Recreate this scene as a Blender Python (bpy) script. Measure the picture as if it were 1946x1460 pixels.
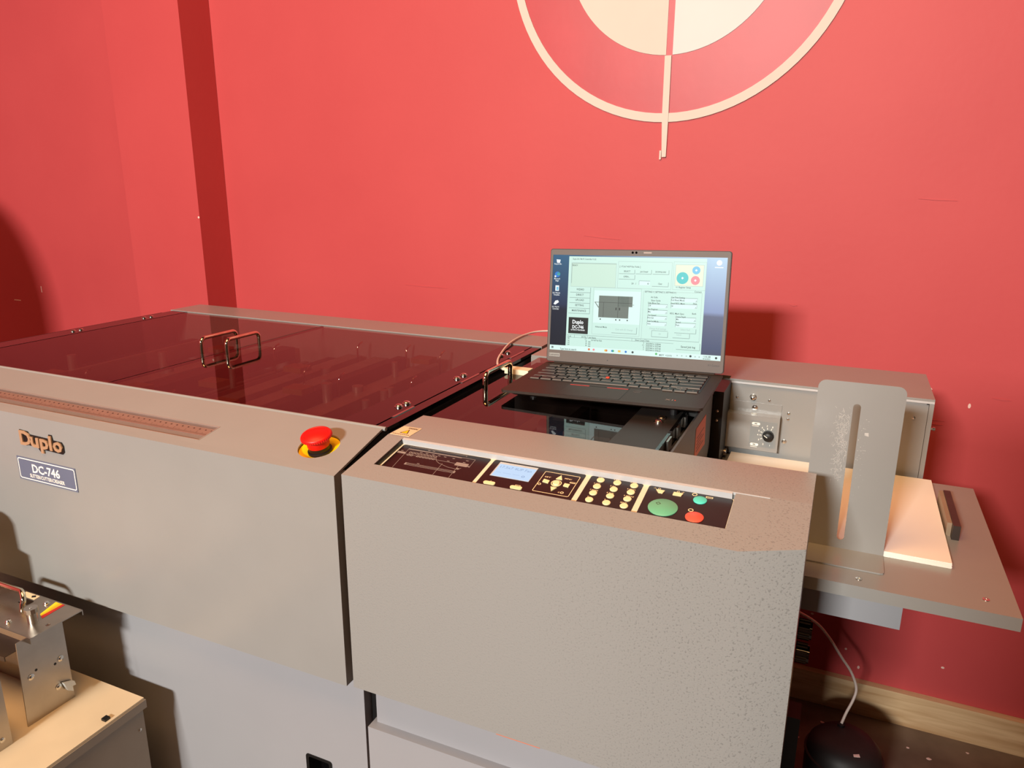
import bpy, bmesh, math, random
from mathutils import Vector, Matrix
from mathutils.geometry import tessellate_polygon

for o in list(bpy.data.objects):
    bpy.data.objects.remove(o)
scene = bpy.context.scene
COL = scene.collection
random.seed(7)

# ------------------------------------------------------------------ camera
RIGHT = Vector((0.91262759, 0.40875635, 0.00539795))
DOWN = Vector((0.11192077, -0.23714109, -0.96500666))
FWD = Vector((-0.39317252, 0.88129584, -0.26216982))
cam_d = bpy.data.cameras.new('camera')
cam_d.sensor_fit = 'HORIZONTAL'; cam_d.sensor_width = 36.0
cam_d.lens = 36.0 * 1412.2 / 1946.0
cam_d.clip_start = 0.02; cam_d.clip_end = 60
cam = bpy.data.objects.new('camera', cam_d); COL.objects.link(cam)
m = Matrix.Identity(4)
for i in range(3):
    m[i][0] = RIGHT[i]; m[i][1] = -DOWN[i]; m[i][2] = -FWD[i]
m[2][3] = 1.34
cam.matrix_world = m
scene.camera = cam

# ------------------------------------------------------------------ light
scene.view_settings.view_transform = 'Standard'
scene.view_settings.look = 'None'
scene.view_settings.gamma = 1.0
scene.view_settings.use_curve_mapping = False
scene.view_settings.exposure = 0.0

world = bpy.data.worlds.new('room_light'); scene.world = world
world.use_nodes = True
bg = world.node_tree.nodes['Background']
bg.inputs[0].default_value = (1.0, 0.66, 0.42, 1)
bg.inputs[1].default_value = 0.035

def area_light(name, loc, target, sx, sy, power, color):
    d = bpy.data.lights.new(name, 'AREA')
    d.shape = 'RECTANGLE'; d.size = sx; d.size_y = sy
    d.energy = power; d.color = color
    o = bpy.data.objects.new(name, d); COL.objects.link(o)
    o.location = loc
    o.rotation_euler = (Vector(target) - Vector(loc)).to_track_quat('-Z', 'Y').to_euler()
    return o
# white work light behind the photographer, warm ceiling lamp above
area_light('work_light', (-0.85, -4.50, 3.00), (-0.90, 1.5, 1.15), 0.85, 0.28, 432, (1.0, 0.98, 0.92))
area_light('ceiling_lamp', (-0.7, 0.0, 2.95), (-0.7, 0.0, 0.0), 1.8, 1.2, 53, (1.0, 0.53, 0.21))

# ------------------------------------------------------------------ materials
def lin(c):
    return tuple((v / 255.0 / 12.92) if v / 255.0 <= 0.04045 else ((v / 255.0 + 0.055) / 1.055) ** 2.4 for v in c)

MATS = {}
def nt(name):
    mt = bpy.data.materials.new(name); mt.use_nodes = True
    MATS[name] = mt
    return mt, mt.node_tree, mt.node_tree.nodes['Principled BSDF']

def simple(name, rgb, rough=0.5, metal=0.0, spec=0.5, var=0.0, scale=30.0, bump=0.0, bscale=200.0, coat=0.0, lo=None):
    """principled paint / metal / plastic with procedural mottling and fine relief"""
    mt, t, b = nt(name)
    c = lin(rgb)
    b.inputs['Base Color'].default_value = (*c, 1)
    b.inputs['Roughness'].default_value = rough
    b.inputs['Metallic'].default_value = metal
    b.inputs['Specular IOR Level'].default_value = spec
    b.inputs['Coat Weight'].default_value = coat
    tc = t.nodes.new('ShaderNodeTexCoord')
    if var > 0:
        n = t.nodes.new('ShaderNodeTexNoise'); n.inputs['Scale'].default_value = scale; n.inputs['Detail'].default_value = 6
        t.links.new(tc.outputs['Object'], n.inputs['Vector'])
        r = t.nodes.new('ShaderNodeValToRGB')
        r.color_ramp.elements[0].position = 0.3; r.color_ramp.elements[1].position = 0.7
        r.color_ramp.elements[0].color = (*[v * (1 - var) for v in c], 1)
        r.color_ramp.elements[1].color = (*[min(1, v * (1 + var)) for v in c], 1)
        t.links.new(n.outputs['Fac'], r.inputs['Fac'])
        t.links.new(r.outputs['Color'], b.inputs['Base Color'])
    if bump > 0:
        n2 = t.nodes.new('ShaderNodeTexNoise'); n2.inputs['Scale'].default_value = bscale; n2.inputs['Detail'].default_value = 3
        t.links.new(tc.outputs['Object'], n2.inputs['Vector'])
        bp = t.nodes.new('ShaderNodeBump'); bp.inputs['Strength'].default_value = bump; bp.inputs['Distance'].default_value = 0.001
        t.links.new(n2.outputs['Fac'], bp.inputs['Height'])
        t.links.new(bp.outputs['Normal'], b.inputs['Normal'])
    return mt

def emis(name, rgb, strength=1.0):
    mt, t, b = nt(name)
    b.inputs['Base Color'].default_value = (0.005, 0.005, 0.005, 1)
    b.inputs['Roughness'].default_value = 0.35
    b.inputs['Specular IOR Level'].default_value = 0.2
    b.inputs['Emission Color'].default_value = (*lin(rgb), 1)
    b.inputs['Emission Strength'].default_value = strength
    return mt

def wall_paint():
    mt, t, b = nt('red_wall_paint')
    tc = t.nodes.new('ShaderNodeTexCoord')
    n = t.nodes.new('ShaderNodeTexNoise'); n.inputs['Scale'].default_value = 2.2; n.inputs['Detail'].default_value = 8; n.inputs['Roughness'].default_value = 0.6
    t.links.new(tc.outputs['Object'], n.inputs['Vector'])
    r = t.nodes.new('ShaderNodeValToRGB')
    r.color_ramp.elements[0].position = 0.3; r.color_ramp.elements[1].position = 0.75
    r.color_ramp.elements[0].color = (0.52, 0.060, 0.064, 1)
    r.color_ramp.elements[1].color = (0.56, 0.070, 0.073, 1)
    t.links.new(n.outputs['Fac'], r.inputs['Fac'])
    t.links.new(r.outputs['Color'], b.inputs['Base Color'])
    b.inputs['Roughness'].default_value = 0.58
    b.inputs['Specular IOR Level'].default_value = 0.45
    n2 = t.nodes.new('ShaderNodeTexNoise'); n2.inputs['Scale'].default_value = 60; n2.inputs['Detail'].default_value = 5
    t.links.new(tc.outputs['Object'], n2.inputs['Vector'])
    bp = t.nodes.new('ShaderNodeBump'); bp.inputs['Strength'].default_value = 0.12; bp.inputs['Distance'].default_value = 0.002
    t.links.new(n2.outputs['Fac'], bp.inputs['Height']); t.links.new(bp.outputs['Normal'], b.inputs['Normal'])
wall_paint()

def speckled(name, rgb, speck=0.80, scale=420.0, rough=0.45, thr=0.60, fade=None):
    """hammered machine enamel: grey with small dark pits"""
    mt, t, b = nt(name)
    c = lin(rgb)
    tc = t.nodes.new('ShaderNodeTexCoord')
    n = t.nodes.new('ShaderNodeTexNoise'); n.inputs['Scale'].default_value = scale; n.inputs['Detail'].default_value = 2
    t.links.new(tc.outputs['Object'], n.inputs['Vector'])
    r = t.nodes.new('ShaderNodeValToRGB')
    r.color_ramp.elements[0].position = thr - 0.02; r.color_ramp.elements[1].position = thr + 0.06
    r.color_ramp.elements[0].color = (*c, 1)
    r.color_ramp.elements[1].color = (*[v * speck for v in c], 1)
    t.links.new(n.outputs['Fac'], r.inputs['Fac'])
    n3 = t.nodes.new('ShaderNodeTexNoise'); n3.inputs['Scale'].default_value = 9; n3.inputs['Detail'].default_value = 3
    t.links.new(tc.outputs['Object'], n3.inputs['Vector'])
    sx = t.nodes.new('ShaderNodeSeparateXYZ'); t.links.new(tc.outputs['Object'], sx.inputs[0])
    ad = t.nodes.new('ShaderNodeMath'); ad.operation = 'MULTIPLY_ADD'; ad.inputs[1].default_value = 0.35
    t.links.new(n3.outputs['Fac'], ad.inputs[0]); t.links.new(sx.outputs['X'], ad.inputs[2])
    mr = t.nodes.new('ShaderNodeMapRange'); mr.inputs['From Min'].default_value = 0.12; mr.inputs['From Max'].default_value = 0.38; mr.inputs['To Min'].default_value = 0.22
    t.links.new(ad.outputs[0], mr.inputs['Value'])
    mxc = t.nodes.new('ShaderNodeMixRGB'); mxc.inputs[1].default_value = (*c, 1)
    t.links.new(mr.outputs[0], mxc.inputs[0]); t.links.new(r.outputs['Color'], mxc.inputs[2])
    t.links.new(mxc.outputs[0], b.inputs['Base Color'])
    b.inputs['Roughness'].default_value = rough
    b.inputs['Specular IOR Level'].default_value = 0.5
    bp = t.nodes.new('ShaderNodeBump'); bp.inputs['Strength'].default_value = 0.35; bp.inputs['Distance'].default_value = 0.0006
    bp.invert = True
    t.links.new(n.outputs['Fac'], bp.inputs['Height']); t.links.new(bp.outputs['Normal'], b.inputs['Normal'])
    return mt

GREY = (145, 145, 143)
speckled('hammered_grey', GREY, 0.72, 430.0, 0.30, 0.60)
simple('grey_enamel', GREY, 0.27, var=0.025, scale=9, bump=0.06, bscale=500)
simple('grey_door', (153, 153, 157), 0.5, var=0.02, scale=6, bump=0.05, bscale=500)
simple('light_grey_edge', (190, 192, 194), 0.35, var=0.03, scale=20)
simple('black_frame', (14, 14, 15), 0.45, var=0.2, scale=30)
simple('dial_grey', (132, 136, 136), 0.45, var=0.03, scale=40)
simple('black_satin', (34, 30, 27), 0.45, var=0.1, scale=20)
simple('black_gloss', (10, 9, 10), 0.03, var=0.1, scale=20)
simple('dark_grey_metal', (72, 72, 72), 0.45, var=0.1, scale=20)
simple('steel', (190, 186, 178), 0.28, metal=1.0, var=0.06, scale=40, bump=0.03, bscale=300)
simple('brushed_steel', (176, 168, 158), 0.36, metal=1.0, var=0.06, scale=30, bump=0.04, bscale=400)
simple('chrome', (225, 215, 190), 0.07, metal=1.0, var=0.03, scale=30)
simple('screw_steel', (215, 212, 205), 0.2, metal=1.0, var=0.05, scale=90)
simple('bronze', (196, 160, 126), 0.35, metal=0.35, var=0.06, scale=60)
simple('plate_blue', (98, 106, 128), 0.45, var=0.03, scale=30)
simple('white_print', (245, 242, 232), 0.5, var=0.01, scale=30)
simple('estop_red', (225, 18, 10), 0.42, var=0.04, scale=60)
simple('estop_yellow', (255, 212, 0), 0.4, var=0.03, scale=40)
simple('label_cream', (226, 205, 170), 0.55, var=0.03, scale=40)
simple('panel_cream', (226, 218, 190), 0.5, var=0.03, scale=60)
simple('panel_black', (26, 13, 13), 0.35, var=0.1, scale=60)
simple('key_cream', (250, 226, 176), 0.5, var=0.03, scale=60)
simple('print_grey', (150, 138, 132), 0.5, var=0.02, scale=60)
simple('green_button', (104, 178, 140), 0.35, var=0.03, scale=40)
simple('teal_button', (84, 214, 196), 0.35, var=0.03, scale=40)
simple('red_button', (244, 92, 72), 0.35, var=0.03, scale=40)
simple('paper', (252, 246, 236), 0.75, var=0.01, scale=8)
simple('stacker_cream', (208, 192, 164), 0.5, var=0.05, scale=12, bump=0.05, bscale=150)
simple('box_metal', (150, 138, 124), 0.42, metal=0.35, var=0.05, scale=14)
simple('laptop_shell', (48, 38, 32), 0.5, spec=0.3, var=0.06, scale=50, bump=0.03, bscale=900)
simple('laptop_bezel', (92, 84, 80), 0.55, var=0.03, scale=40)
simple('keycap', (30, 28, 27), 0.5, var=0.05, scale=80)
simple('key_side', (84, 76, 68), 0.5, var=0.03, scale=80)
simple('trackpad', (50, 40, 34), 0.48, spec=0.3, var=0.03, scale=40)
simple('red_print', (196, 48, 40), 0.5, var=0.03, scale=60)
simple('nub_red', (226, 70, 40), 0.7, var=0.05, scale=200)
simple('cable_white', (222, 206, 196), 0.5, var=0.03, scale=60)
simple('connector_cream', (236, 226, 196), 0.5, var=0.03, scale=60)
simple('emblem_cream', (210, 198, 186), 0.6, var=0.02, scale=8)
simple('emblem_cream_sheen', (206, 208, 206), 0.55, var=0.02, scale=8)  # the emblem's cream with the lamp's sheen put into the colour
simple('emblem_red', (186, 58, 64), 0.45, var=0.06, scale=7, bump=0.12, bscale=50)
simple('chip_white', (235, 200, 190), 0.7, var=0.05, scale=90)
simple('bucket_black', (34, 27, 26), 0.55, var=0.3, scale=15)
simple('brass_plate', (150, 116, 60), 0.45, metal=0.7, var=0.1, scale=50)
simple('orange_label', (214, 118, 84), 0.55, var=0.05, scale=60)
simple('yellow_tape', (246, 222, 20), 0.5, var=0.03, scale=60)
simple('red_tape', (216, 50, 44), 0.5, var=0.03, scale=60)
simple('scuff_grey', (188, 185, 180), 0.6, var=0.05, scale=200)
simple('white_plastic', (205, 212, 212), 0.45, var=0.03, scale=60)
simple('ruler_pink', (160, 134, 126), 0.45, var=0.05, scale=60)
simple('ink_dark', (60, 44, 40), 0.6, var=0.05, scale=60)
simple('clear_plastic_edge', (150, 136, 128), 0.15, var=0.05, scale=30, coat=0.5)
simple('interior_grey', (150, 140, 132), 0.4, metal=0.6, var=0.12, scale=25)
simple('interior_dark', (34, 28, 27), 0.5, var=0.2, scale=25)
simple('magnet_dark', (56, 46, 42), 0.45, var=0.15, scale=50)
simple('magnet_tan', (156, 136, 114), 0.55, var=0.06, scale=50)

def wood():
    mt, t, b = nt('raw_pine')
    tc = t.nodes.new('ShaderNodeTexCoord')
    mp = t.nodes.new('ShaderNodeMapping'); mp.inputs['Scale'].default_value = (2.0, 14.0, 26.0)
    t.links.new(tc.outputs['Object'], mp.inputs['Vector'])
    n = t.nodes.new('ShaderNodeTexNoise'); n.inputs['Scale'].default_value = 2.0; n.inputs['Detail'].default_value = 8; n.inputs['Distortion'].default_value = 0.6
    t.links.new(mp.outputs['Vector'], n.inputs['Vector'])
    r = t.nodes.new('ShaderNodeValToRGB')
    r.color_ramp.elements[0].position = 0.3; r.color_ramp.elements[1].position = 0.7
    r.color_ramp.elements[0].color = (*lin((190, 148, 104)), 1)
    r.color_ramp.elements[1].color = (*lin((232, 200, 156)), 1)
    t.links.new(n.outputs['Fac'], r.inputs['Fac']); t.links.new(r.outputs['Color'], b.inputs['Base Color'])
    b.inputs['Roughness'].default_value = 0.7
wood()

def floor_mat():
    mt, t, b = nt('stained_concrete')
    tc = t.nodes.new('ShaderNodeTexCoord')
    n = t.nodes.new('ShaderNodeTexNoise'); n.inputs['Scale'].default_value = 5; n.inputs['Detail'].default_value = 9
    t.links.new(tc.outputs['Object'], n.inputs['Vector'])
    r = t.nodes.new('ShaderNodeValToRGB')
    r.color_ramp.elements[0].position = 0.32; r.color_ramp.elements[1].position = 0.7
    r.color_ramp.elements[0].color = (*lin((70, 50, 40)), 1)
    r.color_ramp.elements[1].color = (*lin((128, 108, 92)), 1)
    t.links.new(n.outputs['Fac'], r.inputs['Fac'])
    t.links.new(r.outputs['Color'], b.inputs['Base Color'])
    b.inputs['Roughness'].default_value = 0.55
floor_mat()

def acrylic():
    """smoked see-through acrylic: dark tinted transmission under a mirror-like Fresnel surface"""
    mt = bpy.data.materials.new('smoked_acrylic'); mt.use_nodes = True; MATS['smoked_acrylic'] = mt
    t = mt.node_tree
    for n in list(t.nodes): t.nodes.remove(n)
    out = t.nodes.new('ShaderNodeOutputMaterial')
    tr = t.nodes.new('ShaderNodeBsdfTransparent'); tr.inputs[0].default_value = (0.66, 0.58, 0.55, 1)
    gl = t.nodes.new('ShaderNodeBsdfGlossy'); gl.inputs['Roughness'].default_value = 0.025
    fr = t.nodes.new('ShaderNodeFresnel'); fr.inputs['IOR'].default_value = 1.66
    mx = t.nodes.new('ShaderNodeMixShader')
    ge = t.nodes.new('ShaderNodeNewGeometry'); mm = t.nodes.new('ShaderNodeMath'); mm.operation = 'SUBTRACT'; mm.use_clamp = True   # no total reflection on the inner face of the sheet
    t.links.new(fr.outputs[0], mm.inputs[0]); t.links.new(ge.outputs['Backfacing'], mm.inputs[1])
    t.links.new(mm.outputs[0], mx.inputs[0]); t.links.new(tr.outputs[0], mx.inputs[1]); t.links.new(gl.outputs[0], mx.inputs[2])
    t.links.new(mx.outputs[0], out.inputs['Surface'])
acrylic()

def clear():
    mt = bpy.data.materials.new('clear_acrylic'); mt.use_nodes = True; MATS['clear_acrylic'] = mt
    t = mt.node_tree
    for n in list(t.nodes): t.nodes.remove(n)
    out = t.nodes.new('ShaderNodeOutputMaterial')
    tr = t.nodes.new('ShaderNodeBsdfTransparent'); tr.inputs[0].default_value = (0.93, 0.90, 0.88, 1)
    gl = t.nodes.new('ShaderNodeBsdfGlossy'); gl.inputs['Roughness'].default_value = 0.03
    fr = t.nodes.new('ShaderNodeFresnel'); fr.inputs['IOR'].default_value = 1.45
    mx = t.nodes.new('ShaderNodeMixShader')
    ge = t.nodes.new('ShaderNodeNewGeometry'); mm = t.nodes.new('ShaderNodeMath'); mm.operation = 'SUBTRACT'; mm.use_clamp = True   # no total reflection on the inner face of the sheet
    t.links.new(fr.outputs[0], mm.inputs[0]); t.links.new(ge.outputs['Backfacing'], mm.inputs[1])
    t.links.new(mm.outputs[0], mx.inputs[0]); t.links.new(tr.outputs[0], mx.inputs[1]); t.links.new(gl.outputs[0], mx.inputs[2])
    t.links.new(mx.outputs[0], out.inputs['Surface'])
clear()

def wallpaper():
    """desktop picture on the display: night-blue sky over a dark lake, paler to the right"""
    mt, t, b = nt('screen_wallpaper')
    b.inputs['Specular IOR Level'].default_value = 0.15
    b.inputs['Base Color'].default_value = (0.005, 0.005, 0.005, 1)
    b.inputs['Roughness'].default_value = 0.35
    tc = t.nodes.new('ShaderNodeTexCoord'); sp = t.nodes.new('ShaderNodeSeparateXYZ')
    t.links.new(tc.outputs['Object'], sp.inputs[0])
    r1 = t.nodes.new('ShaderNodeMapRange'); r1.inputs['From Min'].default_value = -0.09; r1.inputs['From Max'].default_value = 0.09
    t.links.new(sp.outputs['Z'], r1.inputs['Value'])
    ra = t.nodes.new('ShaderNodeValToRGB')
    e = ra.color_ramp.elements
    e[0].position = 0; e[0].color = (*lin((14, 20, 36)), 1)
    e[1].position = 1; e[1].color = (*lin((40, 96, 132)), 1)
    k = e.new(0.42); k.color = (*lin((14, 22, 46)), 1)
    k = e.new(0.47); k.color = (*lin((30, 44, 76)), 1)
    rb = t.nodes.new('ShaderNodeValToRGB')
    e = rb.color_ramp.elements
    e[0].position = 0; e[0].color = (*lin((74, 72, 84)), 1)
    e[1].position = 1; e[1].color = (*lin((186, 216, 240)), 1)
    k = e.new(0.15); k.color = (*lin((74, 84, 116)), 1)
    k = e.new(0.45); k.color = (*lin((100, 106, 132)), 1)
    k = e.new(0.49); k.color = (*lin((140, 156, 196)), 1)
    t.links.new(r1.outputs[0], ra.inputs['Fac']); t.links.new(r1.outputs[0], rb.inputs['Fac'])
    r2 = t.nodes.new('ShaderNodeMapRange'); r2.inputs['From Min'].default_value = -0.11; r2.inputs['From Max'].default_value = 0.13
    t.links.new(sp.outputs['X'], r2.inputs['Value'])
    mx = t.nodes.new('ShaderNodeMixRGB')
    t.links.new(r2.outputs[0], mx.inputs[0]); t.links.new(ra.outputs[0], mx.inputs[1]); t.links.new(rb.outputs[0], mx.inputs[2])
    t.links.new(mx.outputs[0], b.inputs['Emission Color'])
    b.inputs['Emission Strength'].default_value = 1.0
wallpaper()
emis('screen_mint', (206, 240, 228)); emis('screen_field', (222, 250, 244)); emis('screen_ready', (204, 234, 216))
emis('screen_dark', (52, 66, 66)); emis('screen_line', (128, 150, 146)); emis('screen_grey_text', (172, 196, 190))
emis('screen_black', (18, 20, 20)); emis('screen_white', (246, 252, 252)); emis('screen_machine', (108, 118, 110))
emis('screen_teal', (70, 200, 200)); emis('screen_blue', (112, 196, 232)); emis('screen_pink', (250, 140, 150)); emis('screen_cream', (232, 240, 214))
emis('screen_orange', (226, 120, 70)); emis('screen_green', (90, 190, 110)); emis('screen_edge', (30, 120, 210)); emis('screen_yellow', (240, 200, 90))
emis('lcd_blue', (196, 222, 250), 1.0); emis('lcd_ink', (140, 168, 206), 1.0)

# ------------------------------------------------------------------ mesh tools
WO = {}          # world origin of every object (all objects are unrotated)

class MB:
    def __init__(s):
        s.v = []; s.f = []
    def add(s, verts, faces):
        k = len(s.v)
        s.v += [Vector(p) for p in verts]
        s.f += [tuple(i + k for i in f) for f in faces]
        return s
    def box(s, x0, x1, y0, y1, z0, z1):
        v = [(x, y, z) for z in (z0, z1) for y in (y0, y1) for x in (x0, x1)]
        return s.add(v, [(0, 2, 3, 1), (4, 5, 7, 6), (0, 1, 5, 4), (2, 6, 7, 3), (0, 4, 6, 2), (1, 3, 7, 5)])
    def obox(s, fr, a0, a1, b0, b1, c0, c1):
        m2 = MB().box(a0, a1, b0, b1, c0, c1)
        return s.add([fr(p) for p in m2.v], m2.f)
    def prism(s, outer, holes, fr, c0, c1):
        """polygon with holes in the (a, b) plane of frame fr, thick from c0 to c1"""
        loops = [list(outer)] + [list(h) for h in holes]
        flat = [p for l in loops for p in l]
        tris = tessellate_polygon([[Vector((p[0], p[1], 0)) for p in l] for l in loops])
        n = len(flat)
        v = [fr((p[0], p[1], c1)) for p in flat] + [fr((p[0], p[1], c0)) for p in flat]
        f = []
        for t in tris:
            a, b, c = [flat[i] for i in t]
            cr = (b[0] - a[0]) * (c[1] - a[1]) - (b[1] - a[1]) * (c[0] - a[0])
            tt = tuple(t) if cr > 0 else tuple(reversed(t))
            f.append(tt); f.append(tuple(i + n for i in reversed(tt)))
        k = 0
        for li, l in enumerate(loops):
            for i in range(len(l)):
                a = k + i; b = k + (i + 1) % len(l)
                f.append((a, a + n, b + n, b))
            k += len(l)
        return s.add(v, f)
    def cyl(s, c, axis, r, h, n=20, r2=None):
        axis = Vector(axis).normalized(); c = Vector(c)
        q = axis.to_track_quat('Z', 'Y')
        r2 = r if r2 is None else r2
        v = []
        for z, rr in ((0, r), (h, r2)):
            for i in range(n):
                a = 2 * math.pi * i / n
                v.append(c + q @ Vector((rr * math.cos(a), rr * math.sin(a), z)))
        f = [(i, (i + 1) % n, n + (i + 1) % n, n + i) for i in range(n)]
        f += [tuple(range(n - 1, -1, -1)), tuple(range(n, 2 * n))]
        return s.add(v, f)
    def lathe(s, c, axis, prof, n=32):
        axis = Vector(axis).normalized(); c = Vector(c)
        q = axis.to_track_quat('Z', 'Y')
        v = []
        for r, z in prof:
            for i in range(n):
                a = 2 * math.pi * i / n
                v.append(c + q @ Vector((max(r, 1e-5) * math.cos(a), max(r, 1e-5) * math.sin(a), z)))
        f = []
        for j in range(len(prof) - 1):
            for i in range(n):
                f.append((j * n + i, j * n + (i + 1) % n, (j + 1) * n + (i + 1) % n, (j + 1) * n + i))
        f.append(tuple(range(n - 1, -1, -1))); f.append(tuple(range((len(prof) - 1) * n, len(prof) * n)))
        return s.add(v, f)
    def tube(s, pts, r, n=12):
        pts = [Vector(p) for p in pts]
        up = None; rings = []
        for i, p in enumerate(pts):
            d = (pts[min(i + 1, len(pts) - 1)] - pts[max(i - 1, 0)]).normalized()
            if up is None:
                up = d.orthogonal().normalized()
            up = (up - d * up.dot(d)).normalized()
            w = d.cross(up)
            rings.append([p + up * r * math.cos(2 * math.pi * k / n) + w * r * math.sin(2 * math.pi * k / n) for k in range(n)])
        v = [q for ring in rings for q in ring]
        f = []
        for j in range(len(rings) - 1):
            for k in range(n):
                f.append((j * n + k, j * n + (k + 1) % n, (j + 1) * n + (k + 1) % n, (j + 1) * n + k))
        f.append(tuple(range(n - 1, -1, -1))); f.append(tuple(range((len(rings) - 1) * n, len(rings) * n)))
        return s.add(v, f)
    def text(s, body, fr, size, width=None, depth=0.0, bold=0.0, align='LEFT', c=0.0):
        vs, fs = text_mesh(body, bold)
        x0 = min(p[0] for p in vs); x1 = max(p[0] for p in vs)
        sx = (width / (x1 - x0)) if width else size
        off = 0
        if align == 'CENTER': off = -(x1 - x0) * sx / 2
        pts = [((p[0] - x0) * sx + off, p[1] * size) for p in vs]
        n = len(pts)
        v = [fr((p[0], p[1], c + depth)) for p in pts]
        f = list(fs)
        if depth > 0:
            v += [fr((p[0], p[1], c)) for p in pts]
            ed = {}
            for q in fs:
                for i in range(len(q)):
                    ed[(q[i], q[(i + 1) % len(q)])] = 1
            for (a, b) in ed:
                if (b, a) not in ed:
                    f.append((b, a, a + n, b + n))
        return s.add(v, f)
    def build(s, name, mat, parent=None, bevel=None, smooth=False, smooth_angle=None):
        lo = Vector((min(p.x for p in s.v), min(p.y for p in s.v), min(p.z for p in s.v)))
        hi = Vector((max(p.x for p in s.v), max(p.y for p in s.v), max(p.z for p in s.v)))
        c = (lo + hi) / 2
        bm = bmesh.new()
        vs = [bm.verts.new(p - c) for p in s.v]
        for f in s.f:
            try: bm.faces.new([vs[i] for i in f])
            except ValueError: pass
        if bevel:
            off, seg, pred = bevel
            bm.edges.ensure_lookup_table()
            ed = [e for e in bm.edges if len(e.link_faces) == 2 and e.calc_face_angle(0) > 0.3 and pred((e.verts[0].co + e.verts[1].co) / 2 + c, (e.verts[1].co - e.verts[0].co).normalized())]
            bmesh.ops.bevel(bm, geom=ed, offset=off, segments=seg, profile=0.5, affect='EDGES', clamp_overlap=True)
        bmesh.ops.recalc_face_normals(bm, faces=bm.faces[:])
        me = bpy.data.meshes.new(name); bm.to_mesh(me); bm.free()
        me.materials.append(MATS[mat])
        if smooth or smooth_angle:
            me.shade_smooth()
            if smooth_angle: me.set_sharp_from_angle(angle=smooth_angle)
        return place(name, me, c, parent)

ANY = lambda mid, d: True

def place(name, me, c, parent=None):
    o = bpy.data.objects.new(name, me); COL.objects.link(o)
    WO[o] = Vector(c)
    if parent is not None:
        o.parent = parent
        o.location = Vector(c) - WO[parent]
    else:
        o.location = c
    return o

def clone(o, c, parent):
    n = o.copy(); COL.objects.link(n); WO[n] = Vector(c); n.parent = parent
    n.location = Vector(c) - (WO[parent] if parent else Vector())
    return n

def clone_tree(o, c, parent):
    n = clone(o, c, parent)
    for ch in list(o.children):
        clone(ch, WO[n] + (WO[ch] - WO[o]), n)
    return n

def empty(name, loc, label, cat, group=None):
    o = bpy.data.objects.new(name, None); COL.objects.link(o)
    o.empty_display_size = 0.1; o.location = loc; WO[o] = Vector(loc)
    return tag(o, label, cat, group)

def tag(o, label, cat, group=None):
    o['label'] = label; o['category'] = cat
    if group: o['group'] = group
    return o

def structure(o):
    o['kind'] = 'structure'; return o

_TX = {}
def text_mesh(body, bold=0.0):
    key = (body, bold)
    if key in _TX: return _TX[key]
    cu = bpy.data.curves.new('t', 'FONT'); cu.body = body; cu.size = 1.0; cu.offset = bold; cu.resolution_u = 2
    ob = bpy.data.objects.new('t', cu); COL.objects.link(ob)
    dg = bpy.context.evaluated_depsgraph_get()
    me = bpy.data.meshes.new_from_object(ob.evaluated_get(dg))
    vs = [tuple(v.co) for v in me.vertices]; fs = [tuple(p.vertices) for p in me.polygons]
    bpy.data.objects.remove(ob); bpy.data.curves.remove(cu); bpy.data.meshes.remove(me)
    _TX[key] = (vs, fs)
    return _TX[key]

def frame(o, ea, eb):
    o = Vector(o); ea = Vector(ea).normalized(); eb = Vector(eb).normalized(); ec = ea.cross(eb)
    return lambda p: o + ea * p[0] + eb * p[1] + ec * p[2]
XY = frame((0, 0, 0), (1, 0, 0), (0, 1, 0))
def arc(cx, cy, r, a0, a1, n):
    return [(cx + r * math.cos(math.radians(a0 + (a1 - a0) * i / n)), cy + r * math.sin(math.radians(a0 + (a1 - a0) * i / n))) for i in range(n + 1)]
def circle(cx, cy, r, n=32, ry=None):
    ry = ry or r
    return [(cx + r * math.cos(2 * math.pi * i / n), cy + ry * math.sin(2 * math.pi * i / n)) for i in range(n)]
def rrect(a0, a1, b0, b1, r, n=5):
    return arc(a1 - r, b1 - r, r, 0, 90, n) + arc(a0 + r, b1 - r, r, 90, 180, n) + arc(a0 + r, b0 + r, r, 180, 270, n) + arc(a1 - r, b0 + r, r, 270, 360, n)
def rect(a0, a1, b0, b1):
    return [(a0, b0), (a1, b0), (a1, b1), (a0, b1)]
def smooth_path(pts, k=8):
    P = [Vector(p) for p in pts]; P = [P[0] * 2 - P[1]] + P + [P[-1] * 2 - P[-2]]
    out = []
    for i in range(1, len(P) - 2):
        for j in range(k):
            t = j / k
            out.append(0.5 * ((2 * P[i]) + (P[i + 1] - P[i - 1]) * t + (2 * P[i - 1] - 5 * P[i] + 4 * P[i + 1] - P[i + 2]) * t * t + (3 * P[i] - P[i - 1] - 3 * P[i + 1] + P[i + 2]) * t ** 3))
    out.append(P[-2]); return out

# ------------------------------------------------------------------ the room
WY = 1.90
wb = structure(MB().box(-3.6, 2.2, WY, WY + 0.1, 0, 3.2).build('wall_back', 'red_wall_paint'))
wc = structure(MB().box(-2.185, -1.87, 1.778, WY - 0.001, 0, 3.2).build('wall_pillar', 'red_wall_paint'))
structure(MB().box(-3.7, -3.6, -5.6, WY + 0.1, 0, 3.2).build('wall_left', 'red_wall_paint'))
structure(MB().box(-3.7, 2.2, -5.6, WY + 0.1, -0.06, 0).build('floor', 'stained_concrete'))
bb = MB().box(-1.868, 2.2, WY - 0.02, WY - 0.0005, 0.0, 0.092)
structure(bb.build('baseboard_back', 'raw_pine', bevel=(0.002, 2, ANY)))
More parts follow.
